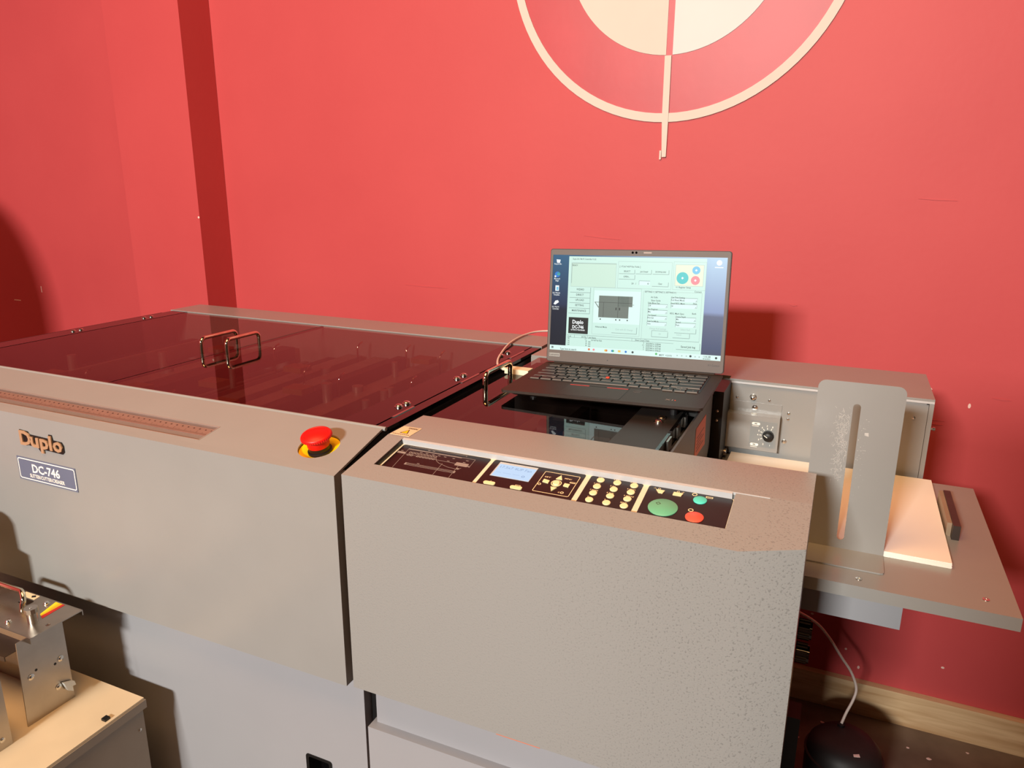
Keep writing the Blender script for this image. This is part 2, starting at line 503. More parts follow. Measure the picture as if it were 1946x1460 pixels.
# chipped paint on the wall
for (x, z, w, h) in ((0.205, 0.885, 0.007, 0.004), (0.29, 0.855, 0.003, 0.006), (0.11, 0.17, 0.003, 0.003), (0.145, 0.125, 0.003, 0.005), (0.33, 0.18, 0.004, 0.003), (0.02, 0.25, 0.004, 0.003)):
    MB().prism(circle(0, 0, w, 7, h), [], frame((x, WY, z), (1, 0, 0), (0, 0, 1)), 0.0, 0.0006).build('paint_chip', 'chip_white', wb)
MB().prism(rect(-0.04, 0.0, -0.002, 0.002), [], frame((-3.005, WY, 0.872), (1, 0, 0), (0, 0, 1)), 0.0, 0.0006).build('paint_chip', 'chip_white', wb)
MB().prism(rect(-0.002, 0.002, -0.012, 0.012), [], frame((-2.868, WY, 0.925), (1, 0, 0), (0, 0, 1)), 0.0, 0.0006).build('paint_chip', 'chip_white', wb)
MB().prism(circle(0, 0, 0.004, 7, 0.0035), [], frame((-1.873, 1.778, 1.228), (1, 0, 0), (0, 0, 1)), 0.0, 0.0006).build('paint_chip', 'chip_white', wc)
# ridges and scars in the paint
for (x0, z0, x1, z1, w) in ((-1.1995, 1.0424, -1.0562, 1.0402, 0.0016), (-0.6416, 1.2047, -0.541, 1.1973, 0.0014), (0.3304, 0.8784, 0.3677, 0.8770, 0.0022), (0.1815, 0.8137, 0.2465, 0.8123, 0.0014), (0.2211, 0.8023, 0.2446, 0.8031, 0.0016), (-0.1158, 1.0584, -0.0978, 1.0571, 0.0030), (0.1271, 1.3095, 0.203, 1.3061, 0.0012)):
    zm = (z0 + z1) / 2
    MB().prism([(x0, z0), ((x0 + x1) / 2, zm - w), (x1, z1), ((x0 + x1) / 2, zm + w)], [], frame((0, WY, 0), (1, 0, 0), (0, 0, 1)), 0.0, 0.0012).build('paint_ridge', 'red_wall_paint', wb)
# paint flecks and plaster crumbs on the floor
fl = bpy.data.objects['floor']
for i in range(46):
    x = random.uniform(-0.05, 0.75); y = random.uniform(1.30, 1.87)
    r = random.uniform(0.0015, 0.0055)
    n = random.randint(5, 8)
    MB().prism([(x + r * random.uniform(0.6, 1.3) * math.cos(6.283 * k / n), y + r * random.uniform(0.5, 1.0) * math.sin(6.283 * k / n)) for k in range(n)], [], XY, 0.0, 0.0008).build('paint_fleck', 'chip_white', fl)

# ------------------------------------------------------------------ emblem on the wall
EC = (-0.4415, 1.895)
em = empty('wall_emblem', (EC[0], WY, EC[1]), 'cream ring, quartered disc and cross line painted on the red wall', 'emblem')
EF = frame((EC[0], WY, EC[1]), (1, 0, 0), (0, 0, 1))   # c axis points away from the wall, into the room
MB().prism(circle(0, 0, 0.392, 96), [], EF, 0.0002, 0.0010).build('red_field', 'emblem_red', em)
MB().prism(circle(0, 0, 0.412, 96), [circle(0, 0, 0.3915, 96)], EF, 0.0002, 0.0035).build('outer_ring', 'emblem_cream', em)
def half(sgn):
    a = math.degrees(math.asin(0.0078 / 0.2605))
    pts = arc(0, 0, 0.2605, 270 + a, 450 - a, 48) if sgn > 0 else arc(0, 0, 0.2605, 90 + a, 270 - a, 48)
    return MB().prism(pts, [], EF, 0.0010, 0.0025)
half(-1).build('half_disc', 'emblem_cream', em)
half(1).build('half_disc', 'emblem_cream_sheen', em)
MB().prism([(-0.0098, -0.262), (0.0060, -0.262), (0.0068, -0.40), (0.0060, -0.493), (-0.0045, -0.4935), (-0.0088, -0.40)], [], EF, 0.0010, 0.0055).build('cross_line', 'emblem_cream', em)
MB().prism(rect(-0.0078, 0.0078, 0.262, 0.495), [], EF, 0.0010, 0.0055).build('cross_line', 'emblem_cream', em)
MB().prism(rect(-0.0105, -0.0062, -0.499, -0.478), [], EF, 0.0002, 0.0045).build('paint_drip', 'emblem_cream', em)

# ------------------------------------------------------------------ the finishing machine
M = empty('finishing_machine', (-0.8, 1.15, 0), 'long grey slitter cutter creaser machine with smoked lids and a control panel', 'machine')

def bolt_proto(name='bolt', r=0.0055, h=0.0045, parent=M, at=(0, 0, 0), axis=(0, 0, 1), mat='screw_steel'):
    b = MB().lathe(at, axis, [(r * 1.25, 0), (r * 1.25, 0.0010), (r, 0.0012), (r, h * 0.6), (r * 0.75, h * 0.92), (r * 0.35, h)], 16)
    return b.build(name, mat, parent, smooth_angle=0.7)

# lower carcass, doors, drawer
MB().box(-1.70, -0.576, 0.80, 1.545, 0.06, 0.86).build('lower_cabinet', 'black_frame', M)
MB().box(-0.55, -0.02, 0.80, 1.53, 0.06, 0.80).build('lower_cabinet', 'black_frame', M)
door = MB()
dfr = frame((0, 0.76, 0), (1, 0, 0), (0, 0, 1))       # c axis = -y, outward
dl = MB().prism(rect(-1.42, -0.573, 0.10, 0.70), [rrect(-0.6885, -0.6415, 0.372, 0.4715, 0.004)], frame((0, 0.76, 0), (1, 0, 0), (0, 0, 1)), -0.03, 0.0)
dl = dl.build('cabinet_door', 'grey_door', M, bevel=(0.003, 2, lambda p, d: p.x > -0.58 and abs(p.y - 0.76) < 0.001))
pull = MB().prism(rrect(-0.690, -0.640, 0.370, 0.473, 0.005), [rrect(-0.6845, -0.6455, 0.375, 0.4685, 0.003)], frame((0, 0.76, 0), (1, 0, 0), (0, 0, 1)), -0.025, 0.0012)
pull = pull.build('recessed_handle', 'black_frame', dl)
MB().box(-0.69, -0.64, 0.785, 0.788, 0.37, 0.473).build('handle_pocket', 'black_gloss', dl)
MB().box(-1.70, -1.425, 0.76, 0.79, 0.10, 0.70).build('cabinet_door', 'grey_door', M, bevel=(0.003, 2, lambda p, d: p.x > -1.43))
MB().box(-0.5495, -0.02, 0.757, 0.80, 0.575, 0.70).build('recessed_band', 'grey_door', M)
MB().box(-0.556, -0.02, 0.743, 0.80, 0.12, 0.5805).build('drawer_front', 'grey_door', M, bevel=(0.003, 2, lambda p, d: p.y < 0.745))
MB().box(-0.57, -0.563, 0.775, 0.80, 0.10, 0.70).build('seal_strip', 'black_frame', M)
MB().box(-0.34, -0.28, 0.7185, 0.735, 0.6625, 0.6652).build('indicator_tape', 'orange_label', M)

# ---- left hood
SLA, SLB = Vector((0, 0.728, 0.970)), Vector((0, 0.842, 1.000))
SL = frame((0, 0.728, 0.970), (1, 0, 0), SLB - SLA)          # (x, s, out)
XL0, XL1 = -1.70, -0.5775
hood = MB()
prof = [(0.728, 0.652), (0.728, 0.970), (0.728 + 0.012 * 0.967, 0.970 + 0.012 * 0.2545), (0.7405, 0.9698), (0.752, 0.9698), (0.752, 0.652)]
n = len(prof)
hood.add([(XL0, y, z) for y, z in prof] + [(XL1, y, z) for y, z in prof],
         [tuple(range(n)), tuple(range(2 * n - 1, n - 1, -1))] + [(i, (i + 1) % n, n + (i + 1) % n, n + i) for i in range(n)])
hood = hood.build('front_cover', 'grey_enamel', M, bevel=(0.0055, 5, lambda p, d: (abs(p.y - 0.728) < 0.003 and p.x > -1.69 and not (abs(p.y - 0.728) < 0.0001 and abs(p.z - 0.652) < 0.0001 and p.x < -1.69))), smooth_angle=0.5)
EST = (-0.6425, 0.0555)
slot = [(-1.62, 0.0190), (-0.8318, 0.0198), (-0.8266, 0.0579), (-1.62, 0.0575)]
top = MB().prism(rect(XL0, XL1, 0.0115, 0.1179), [circle(EST[0], EST[1], 0.0295, 40), slot], SL, -0.003, 0.0)
top = top.build('top_strip', 'grey_enamel', M)
# raised metal lip along the lid opening
lip = MB().tube([(XL0, 0.8455, 0.9990), (XL1 + 0.004, 0.8455, 0.9990)], 0.0032, 10)
lip.build('lid_lip', 'grey_enamel', M, smooth_angle=0.6)
# end wall of the hood, coloured black for the shade in the gap
MB().prism([(0.752, 0.652), (0.7405, 0.966), (0.842, 0.994), (0.86, 0.994), (0.86, 0.652)], [], frame((-0.5785, 0, 0), (0, 1, 0), (0, 0, 1)), -0.004, 0.0).build('end_wall', 'black_frame', M)
MB().box(-0.574, -0.563, 0.742, 1.36, 0.70, 0.955).build('gap_shade', 'black_frame', M)  # black block standing in for the shade between the hoods

# ruler in its slot
rul = MB().prism([(-1.62, 0.0190), (-0.8318, 0.0198), (-0.8266, 0.0579), (-1.62, 0.0575)], [], SL, -0.0062, -0.0058).build('ruler_bed', 'grey_enamel', M)
MB().prism([(-1.62, 0.0370), (-0.8335, 0.0370), (-0.8310, 0.0555), (-1.62, 0.0555)], [], SL, -0.0057, -0.0045).build('ruler_scale', 'ruler_pink', rul)
tk = MB()
for i in range(0, 330):
    x = -0.838 - i * 0.00234
    L = 0.0075 if i % 10 == 0 else (0.0055 if i % 5 == 0 else 0.0035)
    tk.prism(rect(x, x + 0.0006, 0.0385, 0.0385 + L), [], SL, -0.0045, -0.00445)
    if i % 5 == 0:
        tk.prism(rect(x - 0.0012, x + 0.0014, 0.0495, 0.0520), [], SL, -0.0045, -0.00445)
tk.build('ruler_ticks', 'ink_dark', rul)['kind'] = 'stuff'
MB().prism([(-1.62, 0.0212), (-0.8365, 0.0217), (-0.8290, 0.0566), (-1.62, 0.0562)], [], SL, -0.0030, -0.0008).build('ruler_window', 'clear_acrylic', rul)
MB().prism([(-1.62, 0.0190), (-0.8328, 0.0196), (-0.8330, 0.0212), (-1.62, 0.0207)], [], SL, -0.0058, 0.0004).build('window_edge', 'clear_plastic_edge', rul)
MB().prism([(-0.8335, 0.0198), (-0.8318, 0.0198), (-0.8262, 0.0585), (-0.8280, 0.0585)], [], SL, -0.0058, 0.0004).build('window_edge', 'clear_plastic_edge', rul)
MB().prism([(-1.62, 0.0568), (-0.8280, 0.0572), (-0.8262, 0.0585), (-1.62, 0.0582)], [], SL, -0.0058, 0.0002).build('window_edge', 'clear_plastic_edge', rul)

# emergency stop
eo = SL((EST[0], EST[1], 0)); ax = SL((0, 0, 1)) - SL((0, 0, 0))
es = MB().lathe(eo - ax * 0.0135, ax, [(0.0300, -0.001), (0.0300, 0.0), (0.0292, 0.0095), (0.0282, 0.0095), (0.0190, 0.0052), (0.0130, 0.0045)], 48)   # dished yellow plate in a round hole
es = es.build('emergency_stop', 'estop_yellow', M, smooth_angle=0.6); es['label'] = 'red mushroom emergency stop on a yellow dish'
MB().lathe(eo - ax * 0.0095, ax, [(0.0162, 0), (0.0170, 0.0010), (0.0170, 0.0040), (0.0150, 0.0050), (0.0150, 0.0120), (0.0135, 0.0120)], 40).build('collar', 'black_frame', es, smooth_angle=0.6)
MB().lathe(eo + ax * 0.0015, ax, [(0.0152, 0), (0.0155, 0.0004), (0.0160, 0.0125)], 40).build('button_neck', 'estop_red', es, smooth_angle=0.6)
MB().lathe(eo + ax * 0.0135, ax, [(0.0150, 0), (0.0205, 0.0004), (0.0212, 0.0012), (0.0214, 0.0046), (0.0205, 0.0062), (0.0172, 0.0072), (0.0164, 0.0066), (0.0160, 0.0070), (0.0, 0.0074)], 48).build('mushroom_cap', 'estop_red', es, smooth_angle=0.8)
ri = MB()
for k in range(44):
    a = 6.2832 * k / 44
    u = SL((EST[0] + 0.0213 * math.cos(a), EST[1] + 0.0213 * math.sin(a), 0.0150))
    ri.cyl(u, ax, 0.0007, 0.0030, 6)
ri.build('grip_ribs', 'estop_red', es)['kind'] = 'stuff'

# lettering and name plate on the hood
FF = frame((0, 0.728, 0), (1, 0, 0), (0, 0, 1))               # c = -y, outward
lx = [(-1.2095, 'D', 0.0275), (-1.1835, 'u', 0.0205), (-1.1600, 'p', 0.0205), (-1.1375, 'l', 0.0065), (-1.1285, 'o', 0.0215)]
bk = MB().prism([(-1.2105, 0.9195), (-1.1700, 0.9185), (-1.1640, 0.9120), (-1.1560, 0.9125), (-1.1545, 0.9165), (-1.1100, 0.9155), (-1.1050, 0.9200), (-1.1050, 0.9305), (-1.1090, 0.9360), (-1.1290, 0.9365), (-1.1310, 0.9450), (-1.1385, 0.9450), (-1.1400, 0.9375), (-1.1860, 0.9385), (-1.1900, 0.9430), (-1.2105, 0.9440)], [], FF, 0.0, 0.0012)
bk = bk.build('lettering_shadow', 'black_frame', hood)  # black shape stands in for the shadow behind the letters
for x, ch, w in lx:
    fo = frame((x, 0.728, 0.9195), (1, 0, 0), (0, 0, 1))
    MB().text(ch, fo, 0.0335, w, 0.0022, 0.028, c=0.0010).build('letter', 'bronze', hood)
npl = MB().prism([(-1.2300, 0.8545), (-1.0870, 0.8542), (-1.0870, 0.8948), (-1.2300, 0.8952)], [], FF, 0.0, 0.0010).build('name_plate', 'plate_blue', hood)
MB().prism(rrect(-1.2280, -1.0890, 0.8565, 0.8930, 0.004), [rrect(-1.2264, -1.0906, 0.8581, 0.8914, 0.0028)], FF, 0.0010, 0.0012).build('plate_border', 'white_print', npl)
MB().text('DC-746', frame((-1.1935, 0.728, 0.8712), (1, 0, 0), (0, 0, 1)), 0.0205, 0.0675, 0.0003, 0.02, c=0.0010).build('plate_lettering', 'white_print', npl)
MB().text('SLITTER/CUTTER/CREASER', frame((-1.2020, 0.728, 0.8615), (1, 0, 0), (0, 0, 1)), 0.0088, 0.0850, 0.0003, 0.012, c=0.0010).build('plate_lettering', 'white_print', npl)

# ---- left lids
LZ = 0.998
def slab(x0, x1, y0, y1, z0, z1): return MB().box(x0, x1, y0, y1, z0, z1)
MB().box(-1.665, XL1, 1.450, 1.553, 0.86, 1.000).build('rear_cover', 'grey_enamel', M, bevel=(0.002, 3, lambda p, d: p.z > 0.995), smooth_angle=0.5)
MB().box(-1.70, XL1, 0.852, 1.450, 0.862, 0.868).build('interior_floor', 'interior_dark', M)
MB().box(-1.70, -1.655, 0.85, 1.45, 0.60, 0.990).build('side_frame', 'black_frame', M)
MB().box(-0.600, XL1, 0.862, 1.449, 0.70, 0.988).build('side_frame', 'black_frame', M)
lidA = slab(-1.602, -1.1565, 0.850, 1.452, LZ - 0.005, LZ).build('smoked_lid', 'smoked_acrylic', M)
lidB = slab(-1.1535, -0.6597, 0.850, 1.452, LZ - 0.005, LZ).build('smoked_lid', 'smoked_acrylic', M)
MB().box(-1.1565, -1.1535, 0.850, 1.452, LZ - 0.005, LZ - 0.0012).build('lid_seam', 'black_frame', M)
MB().box(-0.6597, -0.5995, 0.850, 1.452, LZ - 0.005, LZ).build('hinge_band', 'black_gloss', M)
MB().box(-1.655, -1.6045, 0.850, 1.452, LZ - 0.005, LZ + 0.0005).build('hinge_band', 'black_gloss', M)
MB().box(-0.5970, -0.5785, 0.850, 1.450, LZ - 0.006, LZ - 0.0005).build('hinge_strip', 'black_gloss', M, bevel=(0.0015, 2, lambda p, d: p.z > 0.99))
for y0, y1 in ((0.90, 0.96), (1.12, 1.19), (1.33, 1.40)):
    MB().box(-0.5995, -0.5955, y0, y1, LZ - 0.004, LZ + 0.0006).build('hinge_leaf', 'steel', M)
b0 = bolt_proto(at=(-0.618, 0.949, LZ))
for x, y in ((-0.616, 0.969), (-0.617, 1.140), (-0.617, 1.166), (-0.6215, 1.338), (-0.621, 1.370), (-1.630, 1.139), (-1.630, 1.158), (-1.629, 1.334), (-1.627, 1.354), (-1.632, 0.945)):
    clone(b0, (x, y, LZ + 0.00225), M)

def u_handle(x, y0, y1, z, h, r, parent):
    R = 0.011
    pts = [(x, y0, z)] + [(x, y0 + R - R * math.cos(math.radians(a)), z + h - R + R * math.sin(math.radians(a))) for a in range(0, 91, 15)]
    pts += [(x, y1 - R + R * math.sin(math.radians(a)), z + h - R + R * math.cos(math.radians(a))) for a in range(0, 91, 15)] + [(x, y1, z)]
    return MB().tube(pts, r, 14).build('lid_handle', 'chrome', parent, smooth_angle=0.8)
u_handle(-1.1320, 1.112, 1.205, LZ, 0.030, 0.0040, M)
u_handle(-1.1880, 1.100, 1.198, LZ, 0.030, 0.0040, M)

# works under the smoked lids
random.seed(3)
x = -1.575
k = 0
while x < -0.70:
    w = random.choice((0.012, 0.02, 0.03, 0.04))
    zt = random.uniform(0.90, 0.955)
    MB().box(x, x + w, 0.87, 1.43, zt - 0.03, zt).build('cross_bar', 'interior_grey' if k % 3 else 'interior_dark', M, bevel=(0.002, 1, ANY))
    x += w + random.uniform(0.015, 0.035); k += 1
for x, y in ((-1.46, 0.93), (-1.30, 0.91), (-1.22, 0.93), (-1.12, 1.02), (-1.00, 0.92), (-0.94, 1.05), (-0.80, 0.90), (-1.05, 1.18), (-0.85, 1.36), (-1.33, 1.25)):
    MB().box(x, x + 0.045, y, y + 0.035, 0.955, 0.966).build('brass_tab', 'brass_plate', M, bevel=(0.001, 1, ANY))
for x, y in ((-1.36, 0.96), (-1.08, 0.91), (-0.92, 0.90), (-0.98, 1.16), (-0.88, 1.14), (-0.74, 1.18), (-1.18, 1.30), (-0.80, 1.40), (-0.90, 1.42), (-1.02, 1.40)):
    MB().tube([(x, y, 0.90), (x, y, 0.965), (x + 0.003, y + 0.006, 0.974), (x + 0.003, y + 0.016, 0.976)], 0.0022, 8).build('thumb_lever', 'chrome', M, smooth_angle=0.8)
for i in range(16):
    x = random.uniform(-1.52, -0.74); y = random.uniform(1.0, 1.42)
    MB().cyl((x, y, 0.90), (0, 0, 1), random.uniform(0.006, 0.012), random.uniform(0.04, 0.075), 14).build('guide_post', 'interior_grey', M, smooth_angle=0.7)

# ---- right hood with the control panel
YF, ZF = 0.717, 0.980
SRA, SRB = Vector((0, 0.717, 0.980)), Vector((0, 0.825, 1.000))
SR = frame((0, 0.717, 0.980), (1, 0, 0), SRB - SRA)            # (x, s, out)
CS = 0.108 / math.hypot(0.108, 0.02)
def zs(y): return 0.980 + (y - 0.717) * (0.02 / 0.108)
HX0, HX1, HS0, HS1 = -0.5305, -0.0487, 0.0345, 0.1075
hy0, hy1 = 0.717 + HS0 * CS, 0.717 + HS1 * CS
rx0, rx1, bx = -0.557, -0.0050, -0.068
P = {}
verts = []
def V(x, y, z):
    verts.append((x, y, z)); return len(verts) - 1
ZB = 0.665
A_, B_, C_ = V(rx0, YF, ZF), V(bx, YF, ZF), V(rx1, 0.7408, zs(0.7408))
I1, I2, I3, I4 = V(rx1, hy0, zs(hy0)), V(HX1, hy0, zs(hy0)), V(HX0, hy0, zs(hy0)), V(rx0, hy0, zs(hy0))
J1, J2, J3, J4 = V(rx1, hy1, zs(hy1)), V(HX1, hy1, zs(hy1)), V(HX0, hy1, zs(hy1)), V(rx0, hy1, zs(hy1))
D_, G_ = V(rx1, 0.825, 1.0), V(rx0, 0.825, 1.0)
E_, F_ = V(rx1, 0.9215, 1.0), V(rx0, 0.9215, 1.0)
a_, b_, c_ = V(rx0, YF, ZB), V(bx, YF, ZB), V(rx1, 0.7408, ZB)
e_, f_ = V(rx1, 0.9215, ZB), V(rx0, 0.9215, ZB)
nv = Vector((0, -0.02, 0.108)).normalized() * 0.012
K = [V(*(Vector(verts[q]) - nv)) for q in (I2, I3, J3, J2)]
faces = [(A_, B_, C_, I1, I2, I3, I4), (I4, I3, J3, J4), (I2, I1, J1, J2), (J4, J3, J2, J1, D_, G_), (G_, D_, E_, F_),
         (A_, a_, b_, B_), (B_, b_, c_, C_), (C_, c_, e_, E_, D_, J1, I1), (F_, f_, a_, A_, I4, J4, G_), (E_, e_, f_, F_), (a_, f_, e_, c_, b_),
         (I3, I2, K[0], K[1]), (J3, I3, K[1], K[2]), (J2, J3, K[2], K[3]), (I2, J2, K[3], K[0]), tuple(K)]
rh = MB().add(verts, faces)
def rbev(p, d):
    inhole = HX0 - 0.001 < p.x < HX1 + 0.001 and hy0 - 0.001 < p.y < hy1 + 0.001
    return not inhole and not (p.y > 0.92)
rh = rh.build('control_hood', 'hammered_grey', M, bevel=(0.0030, 4, rbev), smooth_angle=0.5)
# flap of the panel cover at the right end of the recess
MB().prism(rect(-0.0862, HX1 + 0.0002, HS0 + 0.0003, HS1 - 0.0006), [], SR, -0.0035, -0.0003).build('sliding_flap', 'hammered_grey', rh)
# grey channel along the back of the recess
ch = MB().prism(rect(HX0 + 0.001, -0.0895, HS1 - 0.0045, HS1), [], SR, -0.0075, 0.0004).build('recess_channel', 'light_grey_edge', rh, bevel=(0.0012, 2, lambda p, d: p.z > 0.99))
MB().prism(rect(-0.0895, -0.0490, HS1 - 0.0010, HS1), [], SR, -0.0030, 0.0003).build('recess_channel', 'light_grey_edge', rh)
MB().prism(rect(HX0, HX0 + 0.0012, HS0, HS1), [], SR, -0.0075, -0.0004).build('recess_channel', 'black_frame', rh)

OP = -0.007
cp = MB().prism(rect(HX0 + 0.0003, -0.0860, HS0 + 0.0003, HS1 - 0.0046), [], SR, OP - 0.003, OP).build('control_panel', 'panel_cream', M)
cp['label'] = 'cream control panel with black keypad sections, display and round start and stop buttons'
def on(c0, c1): return OP + c0, OP + c1
def panel(poly, name, mat, c0, c1):
    return MB().prism(poly, [], SR, *on(c0, c1)).build(name, mat, cp)
panel(rrect(-0.5262, -0.3935, HS0 + 0.001, 0.1020, 0.003), 'diagram_section', 'panel_black', 0, 0.0004)
panel(rrect(-0.3882, -0.2638, HS0 + 0.001, 0.1022, 0.003), 'display_section', 'panel_black', 0, 0.0004)
panel(rrect(-0.2572, -0.1918, HS0 + 0.001, 0.1024, 0.003), 'keypad_section', 'panel_black', 0, 0.0004)
panel(rrect(-0.1850, -0.0878, HS0 + 0.001, 0.1024, 0.003), 'start_section', 'panel_black', 0, 0.0004)
panel(rrect(-0.0868, -0.0862, HS0 + 0.02, 0.085, 0.0002), 'flap_catch', 'black_frame', 0, 0.0030)
# line diagram printed on the first section
dg = MB()
def ln(x0, s0, x1, s1, w=0.0005):
    d = Vector((x1 - x0, s1 - s0)); nn = Vector((-d.y, d.x)).normalized() * w / 2
    dg.prism([(x0 - nn.x, s0 - nn.y), (x1 - nn.x, s1 - nn.y), (x1 + nn.x, s1 + nn.y), (x0 + nn.x, s0 + nn.y)], [], SR, *on(0.0004, 0.00048))
for q in ((-0.514, 0.0995, -0.428, 0.0995), (-0.514, 0.0995, -0.514, 0.0975), (-0.428, 0.0995, -0.428, 0.0965), (-0.5135, 0.0935, -0.413, 0.0935), (-0.5135, 0.0935, -0.509, 0.036), (-0.413, 0.0935, -0.4125, 0.0735),
          (-0.524, 0.0800, -0.4135, 0.0770), (-0.498, 0.0600, -0.425, 0.0600), (-0.498, 0.0580, -0.425, 0.0580), (-0.498, 0.0558, -0.425, 0.0558),
          (-0.4505, 0.0725, -0.4490, 0.036), (-0.4275, 0.0725, -0.4260, 0.036), (-0.467, 0.0850, -0.4615, 0.0760), (-0.4615, 0.0760, -0.4560, 0.0720), (-0.456, 0.0720, -0.440, 0.0665), (-0.440, 0.0665, -0.424, 0.0650), (-0.424, 0.0650, -0.4215, 0.0695)):
    ln(*q)
for x0, x1, s0, s1 in ((-0.5245, -0.5120, 0.0800, 0.0840), (-0.4340, -0.4160, 0.0735, 0.0810), (-0.4160, -0.4120, 0.0745, 0.0758), (-0.4270, -0.4235, 0.0650, 0.0680), (-0.5130, -0.4325, 0.0920, 0.0930), (-0.4990, -0.4965, 0.0555, 0.0605), (-0.4270, -0.4245, 0.0555, 0.0605)):
    dg.prism(rect(x0, x1, s0, s1), [], SR, *on(0.0004, 0.00048))
for i in range(9):
    x = -0.506 + i * 0.0048
    for s in ((0.0848, 0.0790) if i < 2 or i > 2 else (0.0848,)):
        dg.prism(rect(x - 0.0019, x + 0.0019, s - 0.0020, s + 0.0020), [rect(x - 0.0012, x + 0.0012, s - 0.0013, s + 0.0013)], SR, *on(0.0004, 0.00048))
for x, s in ((-0.520, 0.0865), (-0.492, 0.0893), (-0.483, 0.0890), (-0.473, 0.0888), (-0.464, 0.0885), (-0.455, 0.0882), (-0.442, 0.0880), (-0.422, 0.0880), (-0.446, 0.0802), (-0.424, 0.0828), (-0.484, 0.0968), (-0.477, 0.0972), (-0.481, 0.0625)):
    dg.prism(rect(x - 0.0018, x + 0.0018, s - 0.0005, s + 0.0005), [], SR, *on(0.0004, 0.00048))
dg.build('flow_diagram', 'print_grey', cp)
# LCD window
panel(rect(-0.3790, -0.3262, 0.0652, 0.0985), 'lcd_frame', 'light_grey_edge', 0.0004, 0.0007)
lc = panel(rect(-0.3772, -0.3268, 0.0656, 0.0940), 'lcd_screen', 'lcd_blue', 0.0007, 0.0009)
lt = MB()
lt.text('17.5x7 4UP Fan', lambda p: SR((p[0] - 0.3740, p[1] + 0.0850, OP + 0.00095)), 0.0078, 0.043)
lt.text('-----  --------  -------', lambda p: SR((p[0] - 0.3740, p[1] + 0.0735, OP + 0.00095)), 0.0048, 0.032)
lt.prism(circle(-0.337, 0.0735, 0.0022, 14), [circle(-0.337, 0.0735, 0.0014, 14)], SR, *on(0.0009, 0.00096))
lt.build('lcd_text', 'lcd_ink', cp)
# cream keys
def disc(x, s, r, name, mat, h=0.0014):
    p0 = SR((x, s, OP + 0.0004)); ax2 = SR((0, 0, 1)) - SR((0, 0, 0))
    return MB().lathe(p0, ax2, [(r, 0), (r, h * 0.6), (r - 0.0006, h), (0.0, h)], 28).build(name, mat, cp, smooth_angle=0.7)
for x, s in ((-0.3712, 0.0478), (-0.3354, 0.0480)):
    MB().prism(rrect(x - 0.0078, x + 0.0078, s - 0.0030, s + 0.0030, 0.0028), [], SR, *on(0.0004, 0.0018)).build('function_key', 'key_cream', cp)
k0 = disc(-0.2434, 0.0953, 0.0048, 'keypad_key', 'key_cream')
for r_ in range(4):
    for c2 in range(3):
        if r_ or c2:
            clone(k0, WO[k0] + SR((c2 * 0.0208, -r_ * 0.0147, 0)) - SR((0, 0, 0)), cp)
pr = MB()
pr.prism(rrect(-0.3152, -0.2688, 0.0490, 0.0950, 0.002), [rrect(-0.3145, -0.2695, 0.0497, 0.0943, 0.0014)], SR, *on(0.0004, 0.0005))
def ptx(tx, x, s, size, w=None, b=0.01):
    pr.text(tx, lambda p: SR((p[0] + x, p[1] + s, OP + 0.0005)), size, w, 0, b)
for i, tx in enumerate(('1', '2 ABC', '3 DEF', '4 GHI', '5 JKL', '6 MNO', '7 PQRS', '8 TUV', '9 WXYZ', 'C', '0', 'SEND')):
    ptx(tx, -0.2434 + (i % 3) * 0.0208 - (0.0045 if len(tx) < 2 else 0.0062), 0.0953 - (i // 3) * 0.0147 + 0.0054, 0.0032)
ptx('F', -0.3720, 0.0515, 0.0036)
ptx('MENU', -0.2865, 0.0850, 0.0034, 0.009); ptx('SET', -0.3115, 0.0818, 0.0036, 0.008); ptx('C', -0.284, 0.0540, 0.0034)
for x, s in ((-0.3120, 0.0655), (-0.2790, 0.0555)):
    pr.prism(circle(x, s, 0.0022, 14), [circle(x, s, 0.0014, 14)], SR, *on(0.0004, 0.0005))
for x, s in ((-0.3355, 0.0535), (-0.274, 0.0795)):
    pr.prism(rect(x - 0.0035, x + 0.0035, s - 0.0014, s + 0.0014), [rect(x - 0.0028, x + 0.0028, s - 0.0007, s + 0.0007)], SR, *on(0.0004, 0.0005))
for x, s, r2 in ((-0.1310, 0.0990, 0.003), (-0.1290, 0.0667, 0.0030), (-0.172, 0.0985, 0.0016), (-0.150, 0.0988, 0.0016)):
    pr.prism(circle(x, s, r2, 14), [circle(x, s, r2 * 0.72, 14)], SR, *on(0.0004, 0.0005))
pr.prism(rect(-0.118, -0.110, 0.0962, 0.0992), [rect(-0.1172, -0.1108, 0.0969, 0.0985)], SR, *on(0.0004, 0.0005))
ptx('->', -0.179, 0.0975, 0.0035); ptx('->', -0.146, 0.0980, 0.0035)
pr.build('panel_print', 'key_cream', cp)
# navigation cluster
MB().prism(circle(-0.2923, 0.0722, 0.0066, 28), [circle(-0.2923, 0.0722, 0.0056, 28)], SR, *on(0.0004, 0.0012)).build('navigation_ring', 'key_cream', cp)
disc(-0.2923, 0.0722, 0.0046, 'enter_key', 'key_cream', 0.0020)
for i, q in enumerate(([(-0.2963, 0.0815), (-0.2883, 0.0815), (-0.2923, 0.0905)], [(-0.2963, 0.0630), (-0.2923, 0.0540), (-0.2883, 0.0630)],
          [(-0.3020, 0.0750), (-0.3100, 0.0768), (-0.3100, 0.0705), (-0.3020, 0.0690)], [(-0.2825, 0.0690), (-0.2755, 0.0680), (-0.2755, 0.0745), (-0.2825, 0.0750)])):
    MB().prism(q, [], SR, *on(0.0004, 0.0014)).build('arrow_key', 'key_cream', cp)
disc(-0.1595, 0.0618, 0.0168, 'start_button', 'green_button', 0.0012)['label'] = 'large round green start button'
disc(-0.1230, 0.0888, 0.0077, 'test_button', 'teal_button', 0.0012)['label'] = 'small round teal button'
